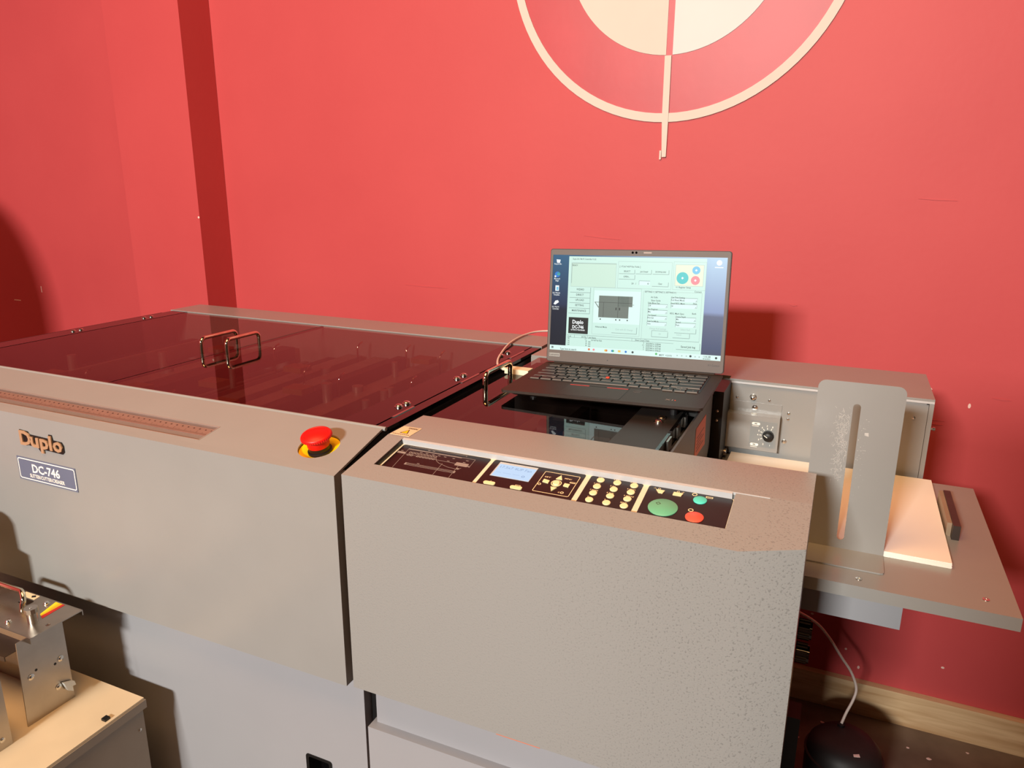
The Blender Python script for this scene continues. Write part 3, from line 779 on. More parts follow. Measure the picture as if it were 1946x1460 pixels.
disc(-0.1225, 0.0540, 0.0101, 'stop_button', 'red_button', 0.0012)['label'] = 'round red stop button'
MB().prism([(-0.1690, 0.0672), (-0.1660, 0.0700), (-0.1630, 0.0672), (-0.1660, 0.0644)], [[(-0.1682, 0.0672), (-0.1660, 0.0692), (-0.1638, 0.0672), (-0.1660, 0.0652)]], SR, *on(0.0016, 0.0017)).build('button_mark', 'ink_dark', cp)
for q in ([(-0.1755, 0.0955), (-0.1650, 0.0955), (-0.1665, 0.0893), (-0.1715, 0.0893)], [(-0.1545, 0.0960), (-0.1435, 0.0960), (-0.1450, 0.0898), (-0.1548, 0.0898)]):
    MB().prism(q, [], SR, *on(0.0004, 0.0014)).build('arrow_key', 'key_cream', cp)
# warning sticker at the hood's corner
ws = MB().prism([(-0.5555, 0.8280), (-0.5245, 0.8277), (-0.5260, 0.8652), (-0.5555, 0.8645)], [], XY, 1.0002, 1.0005).build('warning_sticker', 'label_cream', rh)
MB().prism([(-0.5455, 0.8370), (-0.5325, 0.8370), (-0.5385, 0.8530)], [[(-0.5437, 0.8380), (-0.5343, 0.8380), (-0.5386, 0.8505)]], XY, 1.0005, 1.0007).build('triangle_border', 'black_frame', ws)
MB().prism([(-0.5437, 0.8380), (-0.5343, 0.8380), (-0.5386, 0.8505)], [], XY, 1.0005, 1.00065).build('warning_triangle', 'estop_yellow', ws)
wt = MB()
wt.text('WARNING', lambda p: Vector((-0.5440 + p[0], 0.8558 + p[1], 1.0006)), 0.0085, 0.016, 0, 0.02)
for i in range(9):
    wt.prism(rect(-0.5535 + i * 0.003, -0.5535 + i * 0.003 + 0.0022, 0.8312, 0.8330), [], XY, 1.0005, 1.0006)
wt.build('sticker_text', 'ink_dark', ws)

# ---- right unit: lid, feed head, feeder housing
MB().box(-0.5475, -0.2700, 0.9225, 1.362, LZ - 0.005, LZ).build('smoked_lid', 'smoked_acrylic', M)
MB().box(-0.2700, -0.2045, 0.9225, 1.362, LZ - 0.005, LZ).build('hinge_band', 'black_satin', M)
MB().box(-0.5475, -0.2045, 0.930, 1.36, 0.868, 0.874).build('interior_floor', 'interior_dark', M)
clone(b0, (-0.2284, 1.0450, LZ + 0.00225), M); clone(b0, (-0.2277, 1.0625, LZ + 0.00225), M)
MB().box(-0.2040, -0.1995, 0.9225, 1.20, 0.980, LZ + 0.0015).build('hinge_strip', 'black_gloss', M)
for y0, y1 in ((0.965, 0.99), (1.03, 1.05), (1.085, 1.10)):
    MB().box(-0.1990, -0.1960, y0, y1, 0.982, LZ).build('hinge_leaf', 'steel', M)
MB().box(-0.1990, -0.1845, 0.9225, 1.235, 0.972, 0.9780).build('feed_head_top', 'dark_grey_metal', M)
sd = MB().prism([(0.9225, 0.868), (1.20, 0.868), (1.235, 0.905), (1.235, 0.999), (0.9225, 0.999)], [], frame((-0.181, 0, 0), (0, 1, 0), (0, 0, 1)), -0.003, 0.0).build('feed_head_side', 'dark_grey_metal', M, bevel=(0.0008, 2, ANY))
ol = MB().prism([(1.0925, 0.9345), (1.1069, 0.9300), (1.1835, 0.9260), (1.1769, 0.9790), (1.0926, 0.9795)], [], frame((-0.181, 0, 0), (0, 1, 0), (0, 0, 1)), 0.0, 0.0005).build('warning_label', 'orange_label', sd)
ot = MB()
for i in range(5):
    ot.prism(rect(1.105, 1.165 - (i % 2) * 0.02, 0.938 + i * 0.0055, 0.9395 + i * 0.0055), [], frame((-0.181, 0, 0), (0, 1, 0), (0, 0, 1)), 0.0005, 0.0006)
ot.build('label_lines', 'ink_dark', ol)
MB().box(-0.215, -0.185, 1.12, 1.26, 0.990, 1.0065).build('hinge_block', 'black_frame', M)
MB().box(-0.5475, -0.1845, 1.240, 1.349, 0.87, 0.990).build('feed_head_rear', 'black_frame', M)
MB().box(-0.1840, -0.1665, 1.262, 1.349, 0.865, 0.996).build('feed_head_bracket', 'black_frame', M)  # black part, its block also standing in for shade beneath the laptop
for x, y, z in ((-0.1755, 1.2615, 0.962), (-0.1755, 1.2615, 0.945)):
    bolt_proto('screw', 0.0020, 0.002, M, (x, y, z), (0, -1, 0))
# works seen through the right lid
for x0, x1, y0, y1, zt in ((-0.36, -0.325, 0.93, 1.03, 0.955), (-0.315, -0.285, 0.935, 1.02, 0.945), (-0.45, -0.40, 0.94, 1.20, 0.93), (-0.50, -0.47, 0.94, 1.30, 0.92), (-0.38, -0.29, 1.05, 1.10, 0.96)):
    MB().box(x0, x1, y0, y1, zt - 0.05, zt).build('feed_block', 'interior_grey', M, bevel=(0.002, 1, ANY))
MB().cyl((-0.45, 1.13, 0.93), (1, 0, 0), 0.018, 0.20, 20).build('feed_roller', 'interior_dark', M, smooth_angle=0.7)
for x, y in ((-0.345, 0.96), (-0.335, 1.00), (-0.30, 0.955), (-0.30, 1.0)):
    bolt_proto('screw', 0.003, 0.004, M, (x, y, 0.955), (0, 0, 1))
MB().box(-0.40, -0.385, 0.93, 1.20, 0.90, 0.958).build('guide_rail', 'interior_dark', M)
u_handle(-0.5385, 1.095, 1.199, LZ, 0.0285, 0.0046, M)

fh = MB().box(-0.567, 0.150, 1.366, 1.533, 0.852, 0.9965)
fh = fh.build('feeder_housing', 'grey_enamel', M)
MB().box(-0.1665, 0.1495, 1.3505, 1.366, 0.8575, 0.9955).build('face_plate', 'grey_enamel', fh)
tp = MB().prism([(-0.5665, 1.366), (-0.170, 1.366), (-0.170, 1.3475), (0.157, 1.3475), (0.157, 1.534), (-0.5665, 1.534)], [], XY, 0.9965, 1.000).build('top_plate', 'grey_enamel', fh, bevel=(0.0012, 2, lambda p, d: p.z > 0.999))
MB().box(0.150, 0.157, 1.3475, 1.533, 0.860, 0.9965).build('end_plate', 'grey_enamel', fh, bevel=(0.001, 2, lambda p, d: p.y < 1.35))
MB().box(-0.170, 0.1568, 1.3466, 1.3500, 0.9925, 0.9962).build('top_rim_highlight', 'light_grey_edge', fh, bevel=(0.0008, 2, ANY))  # pale rim strip stands in for the highlight on the bevelled edge
MB().box(0.146, 0.1498, 1.349, 1.3505, 0.9900, 0.9962).build('corner_seal', 'black_frame', fh)
MB().box(-0.160, 0.149, 1.338, 1.3505, 0.8505, 0.8555).build('bottom_lip', 'light_grey_edge', fh)
cb = MB().box(-0.1685, -0.0765, 1.330, 1.3503, 0.8765, 0.9410).build('dial_box', 'grey_enamel', fh, bevel=(0.0015, 3, lambda p, d: p.y < 1.3305))
MB().box(-0.1640, -0.0765, 1.3488, 1.3503, 0.9410, 0.9595).build('dial_box_flange', 'grey_enamel', fh)
# fan dial: printed scale and knob (sub-parts of the housing)
DF = frame((0, 1.330, 0), (1, 0, 0), (0, 0, 1))
MB().prism(rect(-0.1250, -0.0800, 0.8840, 0.9320), [], DF, 0.0, 0.0003).build('dial_label', 'dial_grey', fh)
dp = MB()
kc = (-0.0935, 0.9065)
for i, a in enumerate((285, 245, 210, 180, 155, 128, 100, 70)):
    ca, sa = math.cos(math.radians(a)), math.sin(math.radians(a))
    if 2 <= i:
        p0 = Vector((kc[0] + 0.0115 * ca, kc[1] + 0.0115 * sa)); p1 = Vector((kc[0] + 0.0150 * ca, kc[1] + 0.0150 * sa)); nn = Vector((-sa, ca)) * 0.0005
        dp.prism([p0 - nn, p1 - nn, p1 + nn, p0 + nn], [], DF, 0.0003, 0.0004)
    q = (kc[0] + 0.0180 * ca - 0.0010, kc[1] + 0.0180 * sa - 0.0014)
    dp.text(str(i + 1), lambda p, q=q: DF((q[0] + p[0], q[1] + p[1], 0.00045)), 0.0042, None, 0, 0.02)
for zc in (0.9265, 0.8875):
    dp.prism(rrect(-0.1230, -0.1090, zc - 0.0024, zc + 0.0024, 0.0022), [rect(-0.1185, -0.1140, zc - 0.0012, zc + 0.0012)], DF, 0.0003, 0.0004)
    dp.prism(rect(-0.1225, -0.1110, zc - 0.0048, zc - 0.0040), [], DF, 0.0003, 0.0004)
dp.build('dial_print', 'white_print', fh)
MB().lathe((kc[0], 1.3297, kc[1]), (0, -1, 0), [(0.0098, 0), (0.0098, 0.0020), (0.0078, 0.0022), (0.0072, 0.0125), (0.0060, 0.0132), (0, 0.0132)], 28).build('dial_knob', 'black_frame', fh, smooth_angle=0.6)
MB().prism([(kc[0] - 0.0066, kc[1] + 0.0035), (kc[0] - 0.0008, kc[1] - 0.0004), (kc[0] - 0.0002, kc[1] + 0.0006), (kc[0] - 0.0060, kc[1] + 0.0045)], [], DF, 0.0130, 0.01355).build('knob_pointer', 'white_print', fh)
for x, z, r in ((-0.1547, 0.9660, 0.0018), (-0.0989, 0.9660, 0.0018), (-0.0645, 0.9461, 0.0020), (-0.0646, 0.9356, 0.0018), (-0.0673, 0.8933, 0.0034), (-0.1269, 0.9695, 0.0046), (0.130, 0.965, 0.0020)):
    bolt_proto('screw', r, r * 1.1 + (0.006 if r > 0.004 else 0), fh, (x, 1.3505, z), (0, -1, 0))
MB().lathe((-0.1222, 1.3490, 0.9505), (0, -1, 0), [(0.0050, 0), (0.0050, 0.001), (0.0022, 0.0012), (0.0022, 0.0032), (0, 0.0034)], 18).build('screw', 'screw_steel', fh, smooth_angle=0.6)
MB().lathe((-0.1222, 1.340, 0.9410), (0, 0, 1), [(0.0055, 0), (0.0055, 0.0006), (0.0025, 0.0007), (0.0025, 0.0002), (0, 0.0002)], 18).build('washer', 'white_plastic', fh, smooth_angle=0.6)
MB().lathe((0.157, 1.37, 0.944), (1, 0, 0), [(0.0040, 0), (0.0040, 0.0015), (0.0022, 0.0016), (0.0022, 0.005), (0.0032, 0.0052), (0.0030, 0.009), (0, 0.0095)], 16).build('screw', 'screw_steel', fh, smooth_angle=0.6)
MB().cyl((-0.178, 1.322, 0.868), (1, 0, 0), 0.0065, 0.016, 16).build('pivot_pin', 'steel', M, smooth_angle=0.6)

# feed table
TZ = 0.857
tb = MB().prism(rect(-0.34, 0.2312, 0.931, 1.3470), [], XY, TZ - 0.017, TZ)
tb = tb.build('feed_table', 'grey_enamel', M, bevel=(0.004, 4, lambda p, d: (p.z > TZ - 0.001 or (p.x > 0.23 and p.y < 0.94)) and (p.y < 0.94 or p.x > 0.23)), smooth_angle=0.5)
for x, y in ((0.0585, 0.951), (0.1985, 0.962)):
    MB().lathe((x, y, TZ), (0, 0, 1), [(0.0042, 0), (0.0040, 0.0006), (0.0020, 0.0009), (0.0018, 0.0003), (0, 0.0003)], 18).build('table_screw', 'screw_steel', tb, smooth_angle=0.6)
MB().box(-0.05, 0.1178, 1.0, 1.20, 0.770, TZ - 0.0172).build('table_bracket', 'grey_door', M, bevel=(0.001, 2, ANY))
bolt_proto('screw', 0.0022, 0.004, M, (0.1178, 1.02, 0.833), (1, 0, 0))
for z in (0.7395, 0.7019):
    kn = MB().cyl((-0.045, 1.0, z), (1, 0, 0), 0.0125, 0.058, 20)
    kn = kn.build('clamp_knob', 'black_gloss', M, bevel=(0.002, 2, ANY), smooth_angle=0.7)
    for k in range(10):
        a = 6.2832 * k / 10
        MB().cyl((-0.040, 1.0 + 0.0127 * math.cos(a), z + 0.0127 * math.sin(a)), (1, 0, 0), 0.0020, 0.050, 6).build('knob_rib', 'black_gloss', kn, smooth_angle=0.7)
MB().box(-0.04, 0.016, 1.31, 1.36, 0.05, 0.362).build('leg_post', 'black_frame', M)
MB().box(-0.55, -0.02, 0.85, 1.50, 0.80, 0.85).build('table_frame', 'black_frame', M)
for x, y in ((-1.6, 0.9), (-1.6, 1.45), (-0.65, 0.9), (-0.65, 1.45), (-0.12, 0.95), (-0.12, 1.45)):
    cw = MB().cyl((x - 0.012, y, 0.030), (1, 0, 0), 0.030, 0.024, 24).build('caster_wheel', 'black_frame', M, smooth_angle=0.7)
    MB().box(x - 0.02, x + 0.02, y - 0.02, y + 0.02, 0.055, 0.064).build('caster_plate', 'steel', cw)

# ------------------------------------------------------------------ paper, side guide, stop block
st = empty('paper_stack', (0, 1.19, TZ), 'stack of blank white sheets lying on the feed table beneath the side guide', 'paper')
zz = TZ + 0.0002
random.seed(11)
for i in range(7):
    dx = random.uniform(-0.0004, 0.0004); dy = random.uniform(-0.0004, 0.0004)
    MB().box(-0.155 + dx, 0.1688 + dx, 1.0290 + dy, 1.3372 + dy, zz, zz + 0.00105).build('sheet_layer', 'paper', st)
    zz += 0.00112

gd = empty('side_guide', (0.036, 1.01, TZ), 'upright grey metal paper guide plate with a long slot on the feed table', 'guide')
GF = frame((0, 1.0270, 0), (1, 0, 0), (0, 0, 1))
gp = arc(0.088 - 0.010, 1.093 - 0.010, 0.010, 0, 90, 6) + arc(-0.0163 + 0.010, 1.093 - 0.010, 0.010, 90, 180, 6) + [(-0.0163, TZ + 0.0022), (0.088, TZ + 0.0022)]
sl2 = arc(0.0330, 1.0600, 0.0046, 0, 180, 8) + arc(0.0335, 0.8760, 0.0046, 180, 360, 8)
def gtilt(p): return GF(p)
gm = MB().prism(gp, [sl2], GF, -0.0008, 0.0008)
gpl = gm.build('guide_plate', 'grey_enamel', gd, bevel=(0.0005, 2, lambda p, d: p.z > 1.05))
MB().prism([(-0.0163, 1.0278), (-0.0163, 0.973), (0.0830, 0.973), (0.0865, 0.9745), (0.088, 0.978), (0.088, 1.0278)], [], XY, TZ + 0.0003, TZ + 0.0022).build('foot_flange', 'grey_enamel', gd, bevel=(0.0006, 2, ANY))
sm = MB()
random.seed(5)
for i in range(260):                                   # scuffed paint left of the slot
    x = random.gauss(0.020, 0.005); z = random.triangular(0.945, 1.062, 1.03)
    L = random.uniform(0.002, 0.008); a = random.gauss(1.4, 0.7); w = random.uniform(0.00006, 0.00018)
    if x > 0.0275: continue
    dx, dz = math.cos(a) * L / 2, math.sin(a) * L / 2
    if x + abs(dx) > 0.0278: continue
    nn = Vector((-math.sin(a), math.cos(a))) * w
    sm.prism([(x - dx - nn.x, z - dz - nn.y), (x + dx - nn.x, z + dz - nn.y), (x + dx + nn.x, z + dz + nn.y), (x - dx + nn.x, z - dz + nn.y)], [], GF, 0.0008, 0.00085)
for i in range(45):
    x = random.uniform(0.0385, 0.052); z = random.triangular(0.93, 1.06, 1.02); r = random.uniform(0.0002, 0.0006)
    sm.prism(circle(x, z, r, 5, r * 0.8), [], GF, 0.0008, 0.00085)
sm.prism([(0.0460, 1.0235), (0.0510, 1.0225), (0.0505, 1.0275), (0.0458, 1.0270)], [], GF, 0.0008, 0.00085)
sm.build('scuff_marks', 'scuff_grey', gpl)['kind'] = 'stuff'

bl = empty('stop_block', (0.180, 1.17, TZ), 'small dark stop block with a tan pad beside the paper', 'stop block')
MB().box(0.1775, 0.1870, 1.124, 1.262, TZ + 0.0001, TZ + 0.0215).build('metal_bar', 'magnet_dark', bl, bevel=(0.0012, 2, ANY))
MB().box(0.1715, 0.1774, 1.136, 1.262, TZ + 0.0001, TZ + 0.0200).build('tan_pad', 'magnet_tan', bl, bevel=(0.0006, 1, ANY))

# ------------------------------------------------------------------ laptop
LO = Vector((-0.4917, 1.0552, 1.0143))
ex = Vector((0.9995, 0.0170, 0.0249)).normalized()
ey = Vector((-0.0170, 0.9999, 0.0)).normalized()
ez = ex.cross(ey)
upv = Vector((-0.0269, 0.1290, 0.9913)).normalized()
LF = frame(LO, ex, ey)                                   # (a, b, out of deck), metres
LP = empty('laptop', (-0.33, 1.16, 0.998), 'open black laptop with lit display standing on the smoked lid', 'laptop')
lb = MB()
base_pts = [(0, 0), (0.323, 0), (0.323, 0.2165), (0, 0.2165)]
base = MB().prism(rrect(0, 0.323, 0, 0.2165, 0.006), [], LF, -0.0042, 0.0).build('palm_rest', 'laptop_shell', LP, bevel=(0.0008, 2, ANY))
und = MB()
u0 = rrect(0.004, 0.319, 0.006, 0.2140, 0.006); u1 = rrect(0.012, 0.311, 0.022, 0.2060, 0.006)
nn_ = len(u0)
und.add([LF((p[0], p[1], -0.0042)) for p in u0] + [LF((p[0], p[1], -0.0125)) for p in u1],
        [tuple(range(nn_ - 1, -1, -1)), tuple(range(nn_, 2 * nn_))] + [(i, (i + 1) % nn_, nn_ + (i + 1) % nn_, nn_ + i) for i in range(nn_)])
und.build('bottom_cover', 'laptop_shell', LP)
for a in (0.045, 0.275):
    for b in (0.034, 0.195):
        bot = LF((a, b, -0.0120)); zt2 = bot.z
        ground = 1.0066 if (a > 0.2 and b > 0.05) else LZ
        if zt2 - ground > 0.0008:
            MB().cyl((bot.x, bot.y, ground + 0.0001), (0, 0, 1), 0.006, zt2 - ground + 0.001, 16).build('rubber_foot', 'black_frame', LP)
# keyboard: a sunken bed and separate keys
kb = MB().prism(rrect(0.0145, 0.3055, 0.0825, 0.2010, 0.003), [], LF, 0.0, 0.00035).build('keyboard', 'black_frame', LP)
lg = MB()
def key(a0, a1, b0, b1, legend=None):
    g = 0.0013
    a0 += g; a1 -= g; b0 += g; b1 -= g
    k2 = MB(); h = 0.0021
    lo = [(a0, b0), (a1, b0), (a1, b1), (a0, b1)]; hi = [(a0 + 0.0005, b0 + 0.0008), (a1 - 0.0005, b0 + 0.0008), (a1 - 0.0005, b1 - 0.0003), (a0 + 0.0005, b1 - 0.0003)]
    k2.add([LF((p[0], p[1], 0.0003)) for p in lo] + [LF((p[0], p[1], h)) for p in hi], [(3, 2, 1, 0), (4, 5, 6, 7), (0, 1, 5, 4), (1, 2, 6, 5), (2, 3, 7, 6), (3, 0, 4, 7)])
    ob = k2.build('key', 'keycap', kb)
    ob.data.materials.append(MATS['key_side'])
    for pl in ob.data.polygons:
        if (pl.normal.dot(ey) < -0.5): pl.material_index = 1
    if legend:
        sz = 0.0046 if len(legend) == 1 else 0.0034
        lg.text(legend, lambda p: LF((a0 + 0.0022 + p[0], b1 - 0.0062 + p[1], h + 0.00015)), sz, None, 0, 0.02)
A0, A1, KB0, KB1 = 0.0165, 0.3035, 0.0845, 0.1995
rows = [
    (0.0845, 0.1030, [('Fn', 1), ('Ctrl', 1.15), ('', 1), ('Alt', 1), ('', 5.05), ('Alt', 1), ('PrtSc', 1), ('Ctrl', 1)], 0.0165, 0.2455),
    (0.1030, 0.1225, [('Shift', 2.2)] + [(c, 1) for c in 'ZXCVBNM,./'] + [('Shift', 2.5)], A0, A1),
    (0.1225, 0.1420, [('Caps', 1.7)] + [(c, 1) for c in "ASDFGHJKL;'"] + [('Enter', 2.0)], A0, A1),
    (0.1420, 0.1615, [('Tab', 1.4)] + [(c, 1) for c in 'QWERTYUIOP[]'] + [('', 1.3)], A0, A1),
    (0.1615, 0.1810, [('`', 1)] + [(c, 1) for c in '1234567890-='] + [('Back', 1.7)], A0, A1),
    (0.1810, 0.1965, [('Esc', 1)] + [('F%d' % i, 0.82) for i in range(1, 13)] + [('Ins', 0.85), ('Del', 1)], A0, A1),
]
for b0_, b1_, ks, s0, s1 in rows:
    tot = sum(w for _, w in ks); u = (s1 - s0) / tot; a = s0
    for t_, w in ks:
        key(a, a + w * u, b0_, b1_, t_); a += w * u
key(0.2455, 0.2648, 0.0785, 0.0935, None); key(0.2648, 0.2842, 0.0785, 0.0935, None); key(0.2842, 0.3035, 0.0785, 0.0935, None)
key(0.2648, 0.2842, 0.0930, 0.1030, None)
for a, b in ((0.2555, 0.0865), (0.2745, 0.0865), (0.2945, 0.0865), (0.2745, 0.0985)):
    lg.prism(circle(a, b, 0.0011, 8), [], LF, 0.00215, 0.00225)
lg.prism(rect(0.0545, 0.0585, 0.0935, 0.0975), [], LF, 0.00215, 0.00225)
lg.build('key_legends', 'print_grey', kb)['kind'] = 'stuff'
MB().lathe(LF((0.1450, 0.1235, 0.0003)), ez, [(0.0032, 0), (0.0034, 0.0025), (0.0030, 0.0034), (0, 0.0036)], 20).build('pointing_nub', 'nub_red', kb, smooth_angle=0.9)
tpd = MB().prism(rrect(0.0960, 0.1960, 0.0050, 0.0665, 0.002), [], LF, 0.0, 0.0003).build('trackpad', 'trackpad', LP)
MB().prism(rrect(0.0955, 0.1965, 0.0045, 0.0785, 0.002), [rrect(0.0960, 0.1960, 0.0050, 0.0665, 0.002), rect(0.0962, 0.1958, 0.0672, 0.0780)], LF, 0.0, 0.00022).build('trackpad_gap', 'black_frame', LP)
for a0, a1 in ((0.0970, 0.1300), (0.1600, 0.1950)):
    MB().prism(rect(a0, a1, 0.0672, 0.0688), [], LF, 0.0, 0.0007).build('button_stripe', 'red_print', LP)
MB().prism(rrect(0.0965, 0.1955, 0.0690, 0.0780, 0.001), [], LF, 0.0, 0.0006).build('button_bar', 'trackpad', LP)
MB().prism(rrect(0.2060, 0.2180, 0.0560, 0.0640, 0.002), [rrect(0.2066, 0.2174, 0.0566, 0.0634, 0.0016)], LF, 0.0, 0.0003).build('fingerprint_reader', 'laptop_bezel', LP)
bd = MB().text('X1', lambda p: LF((0.262 + p[0], 0.0270 + p[1], 0.0003)), 0.010, 0.012, 0, 0.01)
bd.build('deck_mark', 'print_grey', LP)
MB().prism(circle(0.2775, 0.0300, 0.0011, 10), [], LF, 0.0, 0.0004).build('power_dot', 'nub_red', LP)
# screen half
HO = LO + ey * 0.2134
SF = frame(HO, ex, upv)                                  # (a, b up the lid, c towards the user)
MB().cyl(SF((0.015, -0.001, -0.005)), ex, 0.0045, 0.293, 16).build('hinge', 'laptop_shell', LP, smooth_angle=0.7)
lid = MB().prism(rrect(0.0, 0.3235, 0.002, 0.2098, 0.0045), [], SF, -0.0065, -0.0006).build('screen_back', 'laptop_shell', LP, bevel=(0.0012, 2, ANY))
MB().prism(rrect(0.0012, 0.3223, 0.003, 0.2086, 0.004), [rect(0.0055, 0.3172, 0.0240, 0.1988)], SF, -0.0006, 0.0006).build('bezel', 'laptop_bezel', LP)
ds = MB().prism(rect(0.0050, 0.3177, 0.0235, 0.1993), [], SF, -0.0006, 0.0).build('display', 'screen_wallpaper', LP)
for a, rr in ((0.1540, 0.0021), (0.1605, 0.0021)):
    MB().prism(circle(a, 0.2048, rr, 16), [], SF, 0.0006, 0.0008).build('webcam', 'black_gloss', LP)
MB().prism(rrect(0.1735, 0.1880, 0.2035, 0.2062, 0.0012), [], SF, 0.0006, 0.0008).build('camera_shutter', 'print_grey', LP)
bdg = MB().prism(rect(0.0050, 0.0262, 0.0115, 0.0180), [], SF, 0.0006, 0.0009).build('brand_badge', 'steel', LP)
MB().text('Lenovo', lambda p: SF((0.0062 + p[0], 0.0132 + p[1], 0.00095)), 0.0056, 0.0185, 0, 0.01).build('badge_lettering', 'ink_dark', bdg)
MB().text('X1 Carbon', lambda p: SF((0.2962 + p[0], 0.0140 + p[1], 0.0007)), 0.0044, 0.0200, 0, 0.0).build('model_lettering', 'black_frame', LP)
MB().prism(circle(0.118, 0.011, 0.0010, 10), [], SF, 0.0006, 0.0007).build('bezel_mark', 'black_frame', LP)
# what the display shows
UI_DARK = [('Duplo DC-746 PC Controller V1.02',43.6,191.1,44.0),('READY',43.5,179.8,10.4),('[ 17.5x7 4UP Fan Folds ]',131.8,179.5,37.5),('SELECT',139.6,171.3,11.9),('Job Detail',168.9,171.3,14.0),('DOWNLOAD',196.3,171.5,18.5),('OPEN...',139.5,161.8,11.4),('20   /',154.5,150.1,8.4),('0',183.0,150.6,2.7),('Clear',202.1,151.0,7.2),('WIZARD',53.1,136.1,14.4),('DIRECT',52.9,126.4,14.3),('UPLOAD',51.9,116.9,16.1),('SETTING',51.7,107.4,16.4),('MAINTENANCE',45.9,97.5,27.0),('Advanced Mode',91.7,70.3,22.0),('SETTING 1 | SETTING 2 | SETTING 3 |',179.6,136.5,54.9),('Connect',265.6,139.4,12.2),('Air Knife',190.7,127.4,12.0),('Skew Guide',191.6,121.8,16.6),('Side Blow Fan',186.1,117.2,20.8),('Off',187.7,112.5,4.1),('Fan Register',186.8,106.4,17.6),('Max',187.4,101.9,4.8),('Cut Speed',186.8,95.9,14.8),('Normal',187.1,91.4,10.5),('Trail Cut Mode',186.1,85.2,20.5),('Auto',187.1,80.9,5.8),('Cut Trim Setting',226.4,128.4,23.6),('Full Bleed Mode',227.0,123.8,22.8),('Read REG. Mark',226.4,118.1,24.3),('Fine',264.9,119.0,6.0),('Off',226.7,113.3,3.8),('REG. Mark Spec',226.0,100.6,24.5),('Both',264.2,101.7,6.8),('Crease Depth',236.0,95.3,17.5),('Min',237.5,90.9,4.2),('Speed',236.6,85.7,8.7),('Fast',237.2,80.9,6.0),('+/- Register Setup',233.1,146.2,25.9),('Lot',41.2,50.4,5.4),('Job No.',66.3,50.5,9.9),('Job Name',80.0,49.7,14.2),('41',40.9,46.2,2.8),('42',40.9,42.1,2.7),('43',40.9,38.3,2.7),('44',40.8,34.7,2.8),('17',73.6,46.3,2.7),('1',75.4,42.7,1.0),('1',75.4,38.7,1.0),('1',75.4,34.9,1.0),('5x7 4UP Fan Folds',85.4,45.1,20.2),('test',79.8,42.0,4.5),('test',79.8,38.2,4.5),('test',79.8,34.2,4.5),('Sheet Count',167.0,50.3,16.2),('Date',186.2,50.3,6.2),('2025/04/16 10:58:46',186.5,45.3,26.7),('2025/04/16 10:57:44',186.5,41.5,26.7),('2025/04/16 10:57:04',186.5,37.4,26.8),('2025/04/16 10:46:22',186.6,33.6,26.7),('5',182.0,46.0,1.3),('11',180.4,42.2,2.7),('5',182.0,38.5,1.4),('7',182.0,34.4,1.4),('Saved Job log',248.4,43.4,24.7),('Type here to search',25.9,25.7,31.9),('MSFT  +2.01%',211.5,26.6,22.1),('11:06 AM',288.0,29.1,11.8),('4/16/2025',287.3,25.3,12.7)]
UI_GREY = [('Click with ID Change',129.4,66.7,32.3),('Change Roll Settings',191.1,71.9,29.6),('OK',208.0,62.9,4.2),('Select Roll',246.2,72.7,15.8),('Cancel',239.3,63.6,8.4)]
UI_WHITE = [('Recycle Bin',8.4,181.0,13.7),('Microsoft',9.0,154.0,11.4),('Edge',11.7,150.5,6.3),('DC-746 Job',7.1,128.1,14.4),('Template',8.8,124.6,11.6),('DC-746 PC',7.0,102.3,13.8),('Controller',8.0,98.7,12.5)]
UI_BOX = {'ready': (41.7,142.2,125.6,185.1),'job': (129.3,142.2,224.8,189.0),'rbox': (227.7,142.7,283.4,190.3),'panel': (231.0,149.3,279.2,185.6),'pic_outer': (85.8,57.4,173.5,141.8),'pic': (87.3,78.2,172.8,136.6),'sel': (130.9,167.7,159.5,176.4),'det': (161.3,167.9,189.3,176.7),'dwn': (191.5,168.1,219.8,176.9),'open': (131.0,158.1,160.0,167.3),'num': (168.2,148.6,187.7,156.0),'clr': (191.5,147.1,220.0,155.9),'b1': (40.8,131.7,79.9,142.4),'b2': (40.4,122.0,79.6,133.1),'b3': (40.2,112.5,79.7,123.5),'b4': (39.8,103.0,79.7,114.1),'b5': (39.4,93.4,79.8,104.7),'click': (122.7,61.5,168.6,74.7),'c1': (187.3,109.8,221.5,116.2),'c2': (187.0,99.2,221.5,105.9),'c3': (186.8,88.9,221.4,95.5),'c4': (186.5,78.2,221.5,85.1),'c5': (226.8,121.5,272.2,128.6),'c6': (226.9,110.5,272.1,118.0),'c7': (236.8,88.0,271.6,95.2),'c8': (236.5,78.0,271.7,85.5),'ok': (195.7,58.8,224.2,69.7),'selr': (235.6,67.9,272.6,77.5),'can': (233.0,59.1,262.1,68.5),'set': (177.6,54.0,278.8,138.0),'tab': (39.8,47.7,233.6,63.7),'saved': (240.2,39.2,280.9,52.8),'logo': (40.5,56.3,78.2,86.0),'body': (96.5,88.4,158.3,127.5),'teal': (233.7,151.8,253.6,174.0),'blue': (259.7,169.6,273.0,183.7),'pink': (258.4,151.1,273.2,167.8)}

